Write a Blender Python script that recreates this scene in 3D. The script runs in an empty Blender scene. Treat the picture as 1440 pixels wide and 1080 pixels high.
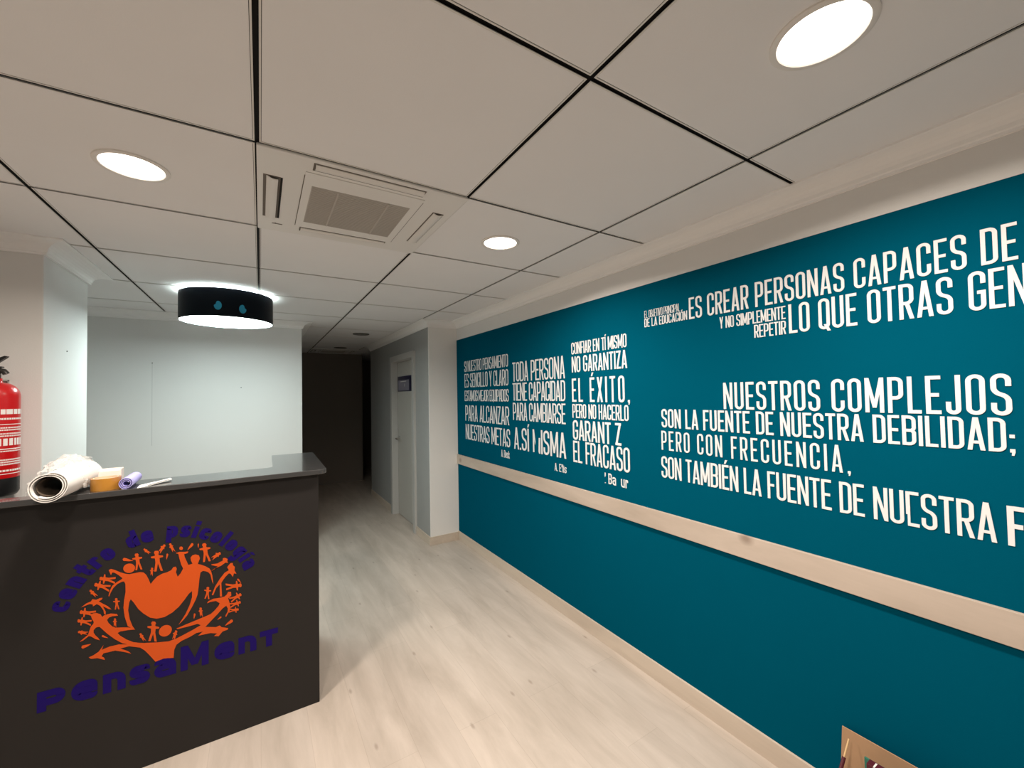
import bpy, bmesh, math, random
from mathutils import Matrix, Vector
random.seed(7)
S = bpy.context.scene
COL = S.collection
PI = math.pi

# ------------------------------------------------------------------ camera, world, exposure
EYE = 1.53
cam_d = bpy.data.cameras.new('camera'); cam = bpy.data.objects.new('camera', cam_d); COL.objects.link(cam)
R_ = Vector((0.8511, -0.5247, -0.0172)).normalized()
F_ = Vector((0.5250, 0.8507, 0.0243)).normalized()
R_ = (R_ - F_ * R_.dot(F_)).normalized(); U_ = R_.cross(F_)
cam.matrix_world = Matrix(((R_.x, U_.x, -F_.x, 0), (R_.y, U_.y, -F_.y, 0), (R_.z, U_.z, -F_.z, EYE), (0, 0, 0, 1)))
cam_d.sensor_width = 36; cam_d.sensor_fit = 'HORIZONTAL'; cam_d.lens = 573.68 / 1440 * 36
cam_d.clip_start = 0.02; cam_d.clip_end = 60
S.camera = cam
w = bpy.data.worlds.new('world'); S.world = w; w.use_nodes = True
w.node_tree.nodes['Background'].inputs[0].default_value = (0, 0, 0, 1)
w.node_tree.nodes['Background'].inputs[1].default_value = 0.0
S.view_settings.view_transform = 'Standard'; S.view_settings.look = 'None'
S.view_settings.gamma = 1.0; S.view_settings.use_curve_mapping = False
S.view_settings.exposure = 0.0
S.cycles.max_bounces = 8; S.cycles.diffuse_bounces = 5

LAMP_W = 23.5             # watts of each lit downlight
LAMP_SPREAD = 160         # beam of the downlights, degrees
PENDANT_DOWN = 29.0       # pendant lower diffuser
PENDANT_BULB = 75.0      # pendant bulbs
WARM = (1.0, 0.88, 0.76); COOL = (0.84, 1.0, 0.98)

# ------------------------------------------------------------------ materials
def lin(c): return tuple(((x / 255) / 12.92 if x / 255 <= .04045 else ((x / 255 + .055) / 1.055) ** 2.4) for x in c)
def pm(name, rgb, rough=.6, spec=.4, metal=0.0, noise=0.0, nscale=8.0, bump=0.0, bscale=60.0, coat=0.0):
    m = bpy.data.materials.new(name); m.use_nodes = True
    nt = m.node_tree; b = nt.nodes['Principled BSDF']
    b.inputs['Base Color'].default_value = (*rgb, 1); b.inputs['Roughness'].default_value = rough
    b.inputs['Specular IOR Level'].default_value = spec; b.inputs['Metallic'].default_value = metal
    b.inputs['Coat Weight'].default_value = coat
    tc = nt.nodes.new('ShaderNodeTexCoord')
    if noise:
        n = nt.nodes.new('ShaderNodeTexNoise'); n.inputs['Scale'].default_value = nscale; n.inputs['Detail'].default_value = 4
        nt.links.new(tc.outputs['Object'], n.inputs['Vector'])
        mx = nt.nodes.new('ShaderNodeMix'); mx.data_type = 'RGBA'
        mx.inputs[6].default_value = (*[c * (1 - noise) for c in rgb], 1)
        mx.inputs[7].default_value = (*[min(1, c * (1 + noise)) for c in rgb], 1)
        nt.links.new(n.outputs['Fac'], mx.inputs[0]); nt.links.new(mx.outputs[2], b.inputs['Base Color'])
    if bump:
        n2 = nt.nodes.new('ShaderNodeTexNoise'); n2.inputs['Scale'].default_value = bscale; n2.inputs['Detail'].default_value = 3
        nt.links.new(tc.outputs['Object'], n2.inputs['Vector'])
        bp = nt.nodes.new('ShaderNodeBump'); bp.inputs['Strength'].default_value = bump; bp.inputs['Distance'].default_value = .004
        nt.links.new(n2.outputs['Fac'], bp.inputs['Height']); nt.links.new(bp.outputs['Normal'], b.inputs['Normal'])
    return m
def emit(name, rgb, strength):
    m = bpy.data.materials.new(name); m.use_nodes = True
    nt = m.node_tree; b = nt.nodes['Principled BSDF']
    b.inputs['Base Color'].default_value = (.8, .8, .8, 1)
    b.inputs['Emission Color'].default_value = (*rgb, 1); b.inputs['Emission Strength'].default_value = strength
    return m
def wood(name, light, dark, axis_scale, plank=None, rough=.45, knots=True, kn=(.45, 2.0), kw=(.035, .13), flat=False):
    """pale printed oak: long streaks, a few knots, optional plank joints (object space, grain along Y)"""
    m = bpy.data.materials.new(name); m.use_nodes = True
    nt = m.node_tree; N = nt.nodes.new; L = nt.links.new; b = nt.nodes['Principled BSDF']
    b.inputs['Roughness'].default_value = rough; b.inputs['Specular IOR Level'].default_value = .35
    tc = N('ShaderNodeTexCoord'); mp = N('ShaderNodeMapping'); mp.inputs['Scale'].default_value = axis_scale
    L(tc.outputs['Object'], mp.inputs['Vector'])
    n = N('ShaderNodeTexNoise'); n.inputs['Scale'].default_value = 1.0; n.inputs['Detail'].default_value = 6; n.inputs['Roughness'].default_value = .62
    n.inputs['Distortion'].default_value = .4
    L(mp.outputs['Vector'], n.inputs['Vector'])
    r = N('ShaderNodeValToRGB'); r.color_ramp.elements[0].position = .30; r.color_ramp.elements[1].position = .66
    r.color_ramp.elements[0].color = (*dark, 1); r.color_ramp.elements[1].color = (*light, 1)
    L(n.outputs['Fac'], r.inputs['Fac']); out = r.outputs['Color']
    if plank:
        mp2 = N('ShaderNodeMapping'); mp2.inputs['Rotation'].default_value = (0, 0, PI / 2)
        L(tc.outputs['Object'], mp2.inputs['Vector'])
        br = N('ShaderNodeTexBrick'); br.offset = .37; br.inputs['Scale'].default_value = 1.0
        br.inputs['Brick Width'].default_value = plank[1]; br.inputs['Row Height'].default_value = plank[0]
        br.inputs['Mortar Size'].default_value = .0011; br.inputs['Mortar Smooth'].default_value = .3
        br.inputs['Color1'].default_value = (.955, .955, .955, 1); br.inputs['Color2'].default_value = (1.03, 1.025, 1.02, 1)
        br.inputs['Mortar'].default_value = (.84, .825, .81, 1)
        L(mp2.outputs['Vector'], br.inputs['Vector'])
        mu = N('ShaderNodeMix'); mu.data_type = 'RGBA'; mu.blend_type = 'MULTIPLY'; mu.inputs[0].default_value = 1
        L(out, mu.inputs[6]); L(br.outputs['Color'], mu.inputs[7]); out = mu.outputs[2]
    if knots:
        mp3 = N('ShaderNodeMapping'); mp3.inputs['Scale'].default_value = (axis_scale[0] * kn[0], axis_scale[1] * kn[1], axis_scale[2] * kn[0])
        L(tc.outputs['Object'], mp3.inputs['Vector'])
        v = N('ShaderNodeTexVoronoi'); v.voronoi_dimensions = '2D' if flat else '3D'; v.inputs['Scale'].default_value = 1.0; L(mp3.outputs['Vector'], v.inputs['Vector'])
        kr = N('ShaderNodeValToRGB'); kr.color_ramp.elements[0].position = kw[0]; kr.color_ramp.elements[1].position = kw[1]
        kr.color_ramp.elements[0].color = (.50, .45, .42, 1); kr.color_ramp.elements[1].color = (1, 1, 1, 1)
        L(v.outputs['Distance'], kr.inputs['Fac'])
        mu2 = N('ShaderNodeMix'); mu2.data_type = 'RGBA'; mu2.blend_type = 'MULTIPLY'; mu2.inputs[0].default_value = .55 if flat else .8
        L(out, mu2.inputs[6]); L(kr.outputs['Color'], mu2.inputs[7]); out = mu2.outputs[2]
    L(out, b.inputs['Base Color'])
    bp = N('ShaderNodeBump'); bp.inputs['Strength'].default_value = .12; bp.inputs['Distance'].default_value = .002
    L(n.outputs['Fac'], bp.inputs['Height']); L(bp.outputs['Normal'], b.inputs['Normal'])
    return m

M = {}
M['white_wall'] = pm('white_wall', (.72, .715, .70), .75, .3, noise=.02, nscale=3, bump=.08, bscale=220)
M['shaded_wall_and_seam'] = pm('shaded_wall_and_seam', (.33, .335, .33), .75, .25, noise=.02, nscale=3, bump=.08, bscale=220)  # corridor dimness put into the wall colour; also colours the alcove seam
M['pier_white'] = pm('pier_white', (.82, .81, .79), .75, .3, noise=.02, nscale=3, bump=.08, bscale=220)
M['ceil'] = pm('ceiling_tile', (.84, .83, .83), .8, .2, noise=.02, nscale=4, bump=.05, bscale=300)
M['cornice'] = pm('cornice_white', (.88, .87, .86), .6, .35)
M['teal'] = pm('teal_paint', (.0003, .078, .132), .85, .0, noise=.03, nscale=2.5, bump=.06, bscale=200)
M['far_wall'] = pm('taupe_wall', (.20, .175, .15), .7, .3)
M['shop_dark'] = pm('dark_wall', (.30, .29, .28), .7, .3)
M['grid_white'] = pm('grid_white', (.74, .72, .68), .5, .4)
M['grid_black'] = pm('grid_black', (.006, .005, .005), .7, .2)
M['vinyl_white'] = pm('white_vinyl', (.74, .75, .765), .6, .2)
M['floor'] = wood('oak_floor', (.54, .475, .42), (.41, .355, .305), (9.0, 1.5, 9.0), plank=(.192, 1.28), rough=.42, kn=(.40, .90), kw=(.010, .036), flat=True)
M['rail'] = wood('birch_rail', (.52, .44, .375), (.42, .35, .29), (9.0, 1.6, 9.0), rough=.5)
M['skirt'] = wood('oak_skirting', (.62, .53, .44), (.50, .42, .345), (9.0, 1.3, 9.0), rough=.45, knots=False)
M['desk'] = pm('desk_anthracite', (.0165, .0145, .0138), .5, .28, bump=.03, bscale=400)
M['top'] = pm('worktop_grey', (.045, .045, .046), .16, .6, noise=.06, nscale=120, coat=.35)
M['orange'] = pm('orange_vinyl', (.60, .080, .007), .5, .3)
M['purple'] = pm('purple_vinyl', (.011, .003, .110), .6, .12)
M['door'] = pm('door_white', (.52, .505, .47), .5, .35)
M['casing'] = pm('casing_dim_white', (.46, .455, .44), .45, .4)  # white greyed for the weak corridor light; the pendant hanger shares it
M['chrome'] = pm('brushed_steel', (.55, .54, .52), .3, .5, metal=1)
M['navy'] = pm('sign_navy', (.012, .012, .045), .4, .4)
M['sign_grey'] = pm('sign_lilac_grey', (.22, .21, .27), .5, .4)
M['plastic_white'] = pm('plastic_white', (.79, .775, .75), .45, .4)
M['flap'] = pm('flap_white', (.76, .74, .71), .4, .4)
M['grille'] = pm('grille_grey', (.47, .44, .40), .6, .3)
M['slot'] = pm('slot_dark', (.012, .010, .009), .7, .2)
M['line'] = pm('panel_joint', (.16, .14, .12), .7, .2)
M['lamp_on'] = emit('downlight_on', WARM, 7.0)
M['lamp_off'] = pm('downlight_off', (.20, .19, .17), .4, .5)
M['ring'] = pm('downlight_ring', (.80, .77, .73), .4, .4)
M['ring_dark'] = pm('downlight_rim', (.10, .09, .08), .4, .5)
M['pend_down'] = emit('pendant_diffuser', COOL, PENDANT_DOWN)
M['pend_bulb'] = emit('pendant_bulb', COOL, PENDANT_BULB)
M['shade'] = pm('shade_black', (.002, .005, .009), .45, .12)
M['shade_in'] = pm('shade_inner_white', (.75, .76, .75), .5, .3)
M['painted_glow'] = pm('shade_painted_glow', (.02, .30, .48), .5, .3)  # teal stands in for bulb glow on the shade
M['red'] = pm('extinguisher_red', (.52, .006, .008), .28, .5, coat=.3)
M['black'] = pm('black_plastic', (.008, .008, .009), .4, .5)
M['black_metal'] = pm('dark_metal', (.06, .058, .055), .35, .5, metal=.7)
M['label_white'] = pm('label_print', (.80, .76, .74), .5, .3)
M['paper'] = pm('roll_paper', (.80, .775, .745), .55, .35, bump=.1, bscale=40)
M['paper_white'] = pm('paper_white', (.84, .84, .83), .5, .3)
M['core'] = pm('cardboard_core', (.10, .075, .055), .8, .2)
M['tape'] = pm('brown_tape', (.42, .19, .028), .25, .5, coat=.3)
M['tape_core'] = pm('tape_core', (.72, .55, .38), .7, .2)
M['carton_pale'] = pm('pale_carton', (.84, .76, .69), .6, .3)
M['lavender'] = pm('lavender_foam', (.42, .40, .78), .55, .3)
M['cardboard'] = pm('cardboard', (.43, .265, .155), .75, .2, noise=.08, nscale=14)
M['maroon'] = pm('maroon_cover', (.085, .012, .020), .45, .4)
M['page'] = pm('pages', (.80, .74, .66), .8, .2)
M['green'] = pm('green_folder', (.03, .17, .12), .5, .4)
M['stick'] = pm('pale_stick', (.62, .42, .22), .55, .3)
M['screw'] = pm('screw_dark', (.03, .03, .03), .5, .4)
def film():
    m = bpy.data.materials.new('clear_film'); m.use_nodes = True; nt = m.node_tree; N = nt.nodes.new; L = nt.links.new
    b = nt.nodes['Principled BSDF']; b.inputs['Base Color'].default_value = (.93, .92, .90, 1); b.inputs['Roughness'].default_value = .15
    b.inputs['Specular IOR Level'].default_value = .8
    t = N('ShaderNodeBsdfTransparent'); mx = N('ShaderNodeMixShader'); mx.inputs[0].default_value = .40
    L(t.outputs[0], mx.inputs[1]); L(b.outputs[0], mx.inputs[2]); L(mx.outputs[0], nt.nodes['Material Output'].inputs['Surface'])
    return m
M['film'] = film()

# ------------------------------------------------------------------ mesh helpers
class MB:
    def __init__(s): s.v = []; s.f = []
    def add(s, vs, fs):
        o = len(s.v); s.v += [tuple(p) for p in vs]; s.f += [tuple(i + o for i in f) for f in fs]; return s
    def box(s, x0, y0, z0, x1, y1, z1):
        return s.add([(x0, y0, z0), (x1, y0, z0), (x1, y1, z0), (x0, y1, z0), (x0, y0, z1), (x1, y0, z1), (x1, y1, z1), (x0, y1, z1)],
                     [(0, 3, 2, 1), (4, 5, 6, 7), (0, 1, 5, 4), (1, 2, 6, 5), (2, 3, 7, 6), (3, 0, 4, 7)])
    def prism(s, poly, fn, d0, d1):
        """poly in (u,v); fn(u,v,d) -> point; slab from depth d0 to d1"""
        n = len(poly)
        vs = [fn(u, v, d0) for u, v in poly] + [fn(u, v, d1) for u, v in poly]
        fs = [tuple(range(n - 1, -1, -1)), tuple(range(n, 2 * n))] + [(i, (i + 1) % n, n + (i + 1) % n, n + i) for i in range(n)]
        return s.add(vs, fs)
    def lathe(s, prof, seg=48, c=(0, 0, 0), a0=0.0, a1=2 * PI, closed_ends=False):
        full = abs(a1 - a0 - 2 * PI) < 1e-6; k = seg if full else seg + 1; vs = []; fs = []
        for r, z in prof:
            for i in range(k):
                a = a0 + (a1 - a0) * i / seg; vs.append((c[0] + r * math.cos(a), c[1] + r * math.sin(a), c[2] + z))
        for j in range(len(prof) - 1):
            for i in range(seg):
                i2 = (i + 1) % k; fs.append((j * k + i, j * k + i2, (j + 1) * k + i2, (j + 1) * k + i))
        if closed_ends:
            fs.append(tuple(range(k - 1, -1, -1))); fs.append(tuple((len(prof) - 1) * k + i for i in range(k)))
        return s.add(vs, fs)
    def tube(s, pts, r, seg=10, cap=True):
        pts = [Vector(p) for p in pts]; rings = []; n = len(pts); up = None
        for i, p in enumerate(pts):
            d = (pts[min(i + 1, n - 1)] - pts[max(i - 1, 0)]).normalized()
            if up is None:
                up = Vector((0, 0, 1)) if abs(d.z) < .9 else Vector((1, 0, 0))
            a = d.cross(up).normalized(); b_ = a.cross(d).normalized(); up = b_
            rr = r[i] if isinstance(r, (list, tuple)) else r
            rings.append([p + (a * math.cos(2 * PI * k / seg) + b_ * math.sin(2 * PI * k / seg)) * rr for k in range(seg)])
        vs = [q for ring in rings for q in ring]; fs = []
        for i in range(n - 1):
            for k in range(seg): fs.append((i * seg + k, i * seg + (k + 1) % seg, (i + 1) * seg + (k + 1) % seg, (i + 1) * seg + k))
        if cap: fs.append(tuple(range(seg - 1, -1, -1))); fs.append(tuple((n - 1) * seg + k for k in range(seg)))
        return s.add(vs, fs)
    def build(s, name, mat, parent=None, smooth=False, bevel=0.0, loc=None):
        me = bpy.data.meshes.new(name); me.from_pydata(s.v, [], s.f)
        bm = bmesh.new(); bm.from_mesh(me); bmesh.ops.recalc_face_normals(bm, faces=bm.faces); bm.to_mesh(me); bm.free()
        o = bpy.data.objects.new(name, me); COL.objects.link(o)
        if mat: me.materials.append(M[mat])
        if smooth:
            for p in me.polygons: p.use_smooth = True
            me.set_sharp_from_angle(angle=math.radians(35))
        if bevel:
            b = o.modifiers.new('bevel', 'BEVEL'); b.width = bevel; b.segments = 2; b.limit_method = 'ANGLE'
        if parent: o.parent = parent
        if loc: o.location = loc
        return o
def tag(o, label=None, cat=None, group=None, kind=None):
    if label: o['label'] = label
    if cat: o['category'] = cat
    if group: o['group'] = group
    if kind: o['kind'] = kind
    return o
def thing(name, label, cat, loc=(0, 0, 0), group=None):
    o = bpy.data.objects.new(name, None); COL.objects.link(o); o.location = loc; o.empty_display_size = .1
    return tag(o, label, cat, group)
def struct(o, label=None, cat=None): return tag(o, label, cat, None, 'structure')
def copy_tree(o, parent=None):
    c = o.copy(); COL.objects.link(c)
    if parent: c.parent = parent
    for ch in list(o.children): copy_tree(ch, c)
    return c

# ------------------------------------------------------------------ the setting
ZC = EYE + 0.7727                      # ceiling
XW = 1.7916                            # teal wall
XP = 1.476                             # door wall of the corridor
YP = 4.020                             # pier face between teal wall and corridor
XL = -2.10                             # left wall
YB = -2.40                             # wall behind
PX, PY0, PY1 = -.885, 2.834, 3.42      # left pier: right face, front face, back face
YA, XA = 4.69, .363                    # alcove wall plane, its free end
YF = 7.85                              # far end of the corridor

mb = MB(); mb.box(XL - .15, YB - .15, -.12, 3.2, 9.2, 0); struct(mb.build('floor', 'floor'), 'pale oak laminate floor', 'floor')
b = MB(); b.box(XW, YB, 0, XW + .15, YP + 3.4, ZC)
o = struct(b.build('wall_right', 'white_wall'), 'long right wall with white band above teal paint', 'wall')
TZ = EYE + .5835
MB().box(XW - .0015, YB, 0, XW + .02, YP - .0005, TZ).build('teal_paint', 'teal', o)
o['label'] = 'right wall painted teal below a white band'
struct(MB().box(XP, YP, 0, XW - .0001, YP + .012, ZC).build('wall_pier', 'pier_white'), 'white front of the pier beside the teal wall', 'wall')
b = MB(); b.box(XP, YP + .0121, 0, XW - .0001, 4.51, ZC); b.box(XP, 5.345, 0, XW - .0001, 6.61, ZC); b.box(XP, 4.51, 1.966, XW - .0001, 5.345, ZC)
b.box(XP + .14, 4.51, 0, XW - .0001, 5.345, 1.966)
struct(b.build('wall_corridor', 'shaded_wall_and_seam'), 'corridor wall around the door, its dimness painted in as grey', 'wall')
struct(MB().box(XL, PY0, 0, PX, PY1, ZC).build('wall_left_pier', 'white_wall', bevel=.004), 'white pier behind the fire extinguisher', 'wall')
b = MB(); b.box(XL, YA, 0, XA, YA + .12, ZC); b.box(XA - .12, YA + .12, 0, XA, YF, ZC)
o = struct(b.build('wall_alcove', 'white_wall'), 'white wall behind the reception desk', 'wall')
MB().box(-.8068, YA - .0004, EYE - .40, -.8052, YA + .001, EYE + .322).build('panel_seam', 'shaded_wall_and_seam', o)
struct(MB().box(XL - .15, YB, 0, XL, YA + .12, ZC).build('wall_left', 'white_wall'), 'white left wall', 'wall')
struct(MB().box(XL - .15, YB - .15, 0, XW + .15, YB, ZC).build('wall_behind', 'shop_dark'), 'wall behind the viewer', 'wall')
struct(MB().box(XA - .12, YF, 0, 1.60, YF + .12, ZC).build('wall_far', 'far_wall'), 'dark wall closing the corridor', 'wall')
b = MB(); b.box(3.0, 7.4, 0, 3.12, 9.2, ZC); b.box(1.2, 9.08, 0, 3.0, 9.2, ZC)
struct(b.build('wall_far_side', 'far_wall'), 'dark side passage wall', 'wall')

# ceiling: separate panels with a recessed black joint between them, white lips beside the joint
GX = [-0.7074 + .7 * i for i in range(-2, 4)]; GY = [0.7299 + .7 * i for i in range(-4, 11)]
XE, YE0, YE1 = 3.2, YB - .15, 9.2
gap, lip = .0060, .0042
xs = [XL - .15] + GX + [XE]; ys = [YE0] + [y for y in GY if y < YE1] + [YE1]
b = MB(); gl = MB(); gb = MB()
gb.box(xs[0], ys[0], ZC + .0065, xs[-1], ys[-1], ZC + .03)
for i in range(len(xs) - 1):
    for j in range(len(ys) - 1):
        x0, x1, y0, y1 = xs[i] + gap, xs[i + 1] - gap, ys[j] + gap, ys[j + 1] - gap
        b.box(x0 + lip + .0012, y0 + lip + .0012, ZC, x1 - lip - .0012, y1 - lip - .0012, ZC + .006)
        gl.box(x0, y0, ZC - .001, x0 + lip, y1, ZC + .0006); gl.box(x1 - lip, y0, ZC - .001, x1, y1, ZC + .0006)
        gl.box(x0 + lip, y0, ZC - .001, x1 - lip, y0 + lip, ZC + .0006); gl.box(x0 + lip, y1 - lip, ZC - .001, x1 - lip, y1, ZC + .0006)
ceil = struct(b.build('ceiling', 'ceil'), 'suspended ceiling of square beige white panels', 'ceiling')
gl.build('grid_lip', 'grid_white', ceil); gb.build('grid_channel', 'grid_black', ceil)
struct(MB().box(XL - .15, YE0, ZC + .06, XE, YE1, ZC + .1).build('ceiling_slab', 'grid_black'), 'slab above the suspended ceiling', 'ceiling')

# cornices: a cove swept along the wall heads
CW, CH = .0905, .0677
prof = [(0, 0), (CW, 0), (CW, .007)] + [(CW - .006 - (CW - .022) * math.sin(t * PI / 2 / 6), .010 + (CH - .022) * (1 - math.cos(t * PI / 2 / 6))) for t in range(7)] + [(.012, CH - .008), (.012, CH), (0, CH)]
def sweep(path, name, mat='cornice', profile=prof, z=ZC, closed=False):
    n = len(path); b = MB(); vs = []
    for i, p in enumerate(path):
        p = Vector(p)
        d0 = (p - Vector(path[i - 1])).normalized() if i > 0 else None
        d1 = (Vector(path[i + 1]) - p).normalized() if i < n - 1 else None
        nn = lambda d: Vector((-d.y, d.x))
        if d0 is None: m_ = nn(d1)
        elif d1 is None: m_ = nn(d0)
        else:
            m_ = nn(d0) + nn(d1); m_ = m_ / (m_.dot(nn(d0)))
        for (a, c) in profile: vs.append((p.x + m_.x * a, p.y + m_.y * a, z - c))
    k = len(profile); fs = []
    for i in range(n - 1):
        for j in range(k): fs.append((i * k + j, i * k + (j + 1) % k, (i + 1) * k + (j + 1) % k, (i + 1) * k + j))
    fs.append(tuple(range(k))); fs.append(tuple((n - 1) * k + j for j in range(k)))
    b.add(vs, fs); return b.build(name, mat)
struct(sweep([(XW, YB), (XW, YP), (XP, YP), (XP, 6.61)], 'trim_1'), 'white cove cornice above the teal wall', 'cornice')
struct(sweep([(XA, YF), (XA, YA), (XL, YA)], 'trim_2'), 'white cove cornice above the alcove wall', 'cornice')
struct(sweep([(XL, PY1), (PX, PY1), (PX, PY0), (XL, PY0)], 'trim_3'), 'white cove cornice round the left pier', 'cornice')
# rail and skirting
struct(MB().box(XW - .016, YB, EYE - .7275, XW - .0016, YP - .001, EYE - .6285).build('trim_4', 'rail', bevel=.0015), 'birch plank rail along the teal wall', 'wall rail')
struct(MB().box(XW - .012, YB, 0, XW - .0016, YP - .001, .092).build('baseboard_right', 'skirt', bevel=.001), 'oak skirting under the teal wall', 'baseboard')
b = MB(); b.box(XP - .012, YP - .012, 0, XW - .013, YP - .0002, .085); b.box(XP - .012, YP, 0, XP - .0002, 4.437, .085); b.box(XP - .012, 5.417, 0, XP - .0002, 6.60, .085)
struct(b.build('baseboard_corridor', 'skirt', bevel=.001), 'oak skirting round the pier', 'baseboard')
struct(MB().box(XA + .0002, YA + .0, 0, XA + .012, YF - .001, .085).build('baseboard_left', 'skirt'), 'skirting on the hidden corridor side', 'baseboard')

# the door
dr = bpy.data.objects.new('door_1', None); COL.objects.link(dr); dr.location = (XP, 4.93, 0)
struct(dr, 'white door recessed in the corridor wall', 'door')
X0 = 0.0; Y0 = 4.51 - 4.93; Y1 = 5.345 - 4.93; ZT = 1.966
MB().box(.058, Y0 + .004, .006, .096, Y1 - .004, ZT - .004).build('door_leaf', 'door', dr, bevel=.002)
b = MB(); b.box(-.024, Y0 - .068, 0, .0, Y0 + .002, ZT + .07); b.box(-.024, Y1 - .002, 0, 0, Y1 + .068, ZT + .07); b.box(-.024, Y0 - .002, ZT - .002, 0, Y1 + .002, ZT + .07)
b.box(0, Y0, 0, .056, Y0 + .003, ZT); b.box(0, Y1 - .003, 0, .056, Y1, ZT); b.box(0, Y0, ZT - .003, .056, Y1, ZT)
b.build('door_casing', 'casing', dr, bevel=.001)
hz = EYE - .545
h = MB(); h.lathe([(.0, 0), (.026, 0), (.026, .009), (.0, .009)], 24); 
for i, p in enumerate(h.v): h.v[i] = (.058 - p[2], Y1 - .075 + p[0], hz + p[1])
h.tube([(.052, Y1 - .075, hz), (.012, Y1 - .075, hz), (.004, Y1 - .085, hz), (.002, Y1 - .11, hz - .002), (.004, Y1 - .185, hz - .004)], .0085)
h.build('door_handle', 'chrome', dr, smooth=True)
sg = MB().box(.0535, 4.71 - 4.93, EYE + .055, .0578, 5.322 - 4.93, EYE + .247).build('door_sign', 'navy', dr)
sg['label'] = 'dark navy sign with a pale printed panel'
s2 = MB().box(.0525, 4.85 - 4.93, EYE + .066, .0534, 5.29 - 4.93, EYE + .198); s2.build('sign_print', 'sign_grey', sg)
s3 = MB().box(.0518, 4.96 - 4.93, EYE + .176, .0524, 5.20 - 4.93, EYE + .184); s3.box(.0518, 5.02 - 4.93, EYE + .115, .0524, 5.03 - 4.93, EYE + .15); s3.build('sign_rule', 'label_white', sg)

# ------------------------------------------------------------------ condensed stroke lettering
def rounded(pts):
    """pts: (x,y[,r]) -> polyline with rounded corners"""
    out = []; n = len(pts)
    for i, p in enumerate(pts):
        r = p[2] if len(p) > 2 else 0
        if r <= 0 or i in (0, n - 1): out.append((p[0], p[1])); continue
        P = Vector(p[:2]); A = Vector(pts[i - 1][:2]); B = Vector(pts[i + 1][:2])
        a = (A - P); c = (B - P); la, lc = a.length, c.length; rr = min(r, la * .499, lc * .499)
        a.normalize(); c.normalize()
        ang = a.angle(c); R = rr * math.tan(ang / 2); ctr = P + (a + c).normalized() * (R / math.sin(ang / 2))
        s = P + a * rr; e = P + c * rr; v0 = s - ctr; v1 = e - ctr; th = v0.angle_signed(v1)
        for k in range(7):
            t = -th * k / 6; q = Vector((v0.x * math.cos(t) - v0.y * math.sin(t), v0.x * math.sin(t) + v0.y * math.cos(t))); out.append((ctr.x + q.x, ctr.y + q.y))
    return out
def ribbon(pts, t, closed=False):
    pts = [Vector(p) for p in pts]; n = len(pts); L = []; Rr = []
    for i in range(n):
        pv = pts[i - 1] if (i > 0 or closed) else None; nx = pts[(i + 1) % n] if (i < n - 1 or closed) else None
        ds = [d for d in ((pts[i] - pv).normalized() if pv is not None else None, (nx - pts[i]).normalized() if nx is not None else None) if d is not None]
        ns = [Vector((-d.y, d.x)) for d in ds]; m = sum(ns, Vector((0, 0)));
        m = m / max(.35, m.dot(ns[0])) if len(ns) == 2 else m
        L.append(pts[i] + m * t / 2); Rr.append(pts[i] - m * t / 2)
    q = []
    for i in range(n if closed else n - 1):
        j = (i + 1) % n; q.append([tuple(L[i]), tuple(Rr[i]), tuple(Rr[j]), tuple(L[j])])
    return q
def rect(x0, y0, x1, y1): return [[(x0, y0), (x1, y0), (x1, y1), (x0, y1)]]
def dg(x0, y0, x1, y1, w_): return [[(x0 - w_ / 2, y0), (x0 + w_ / 2, y0), (x1 + w_ / 2, y1), (x1 - w_ / 2, y1)]]
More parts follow.
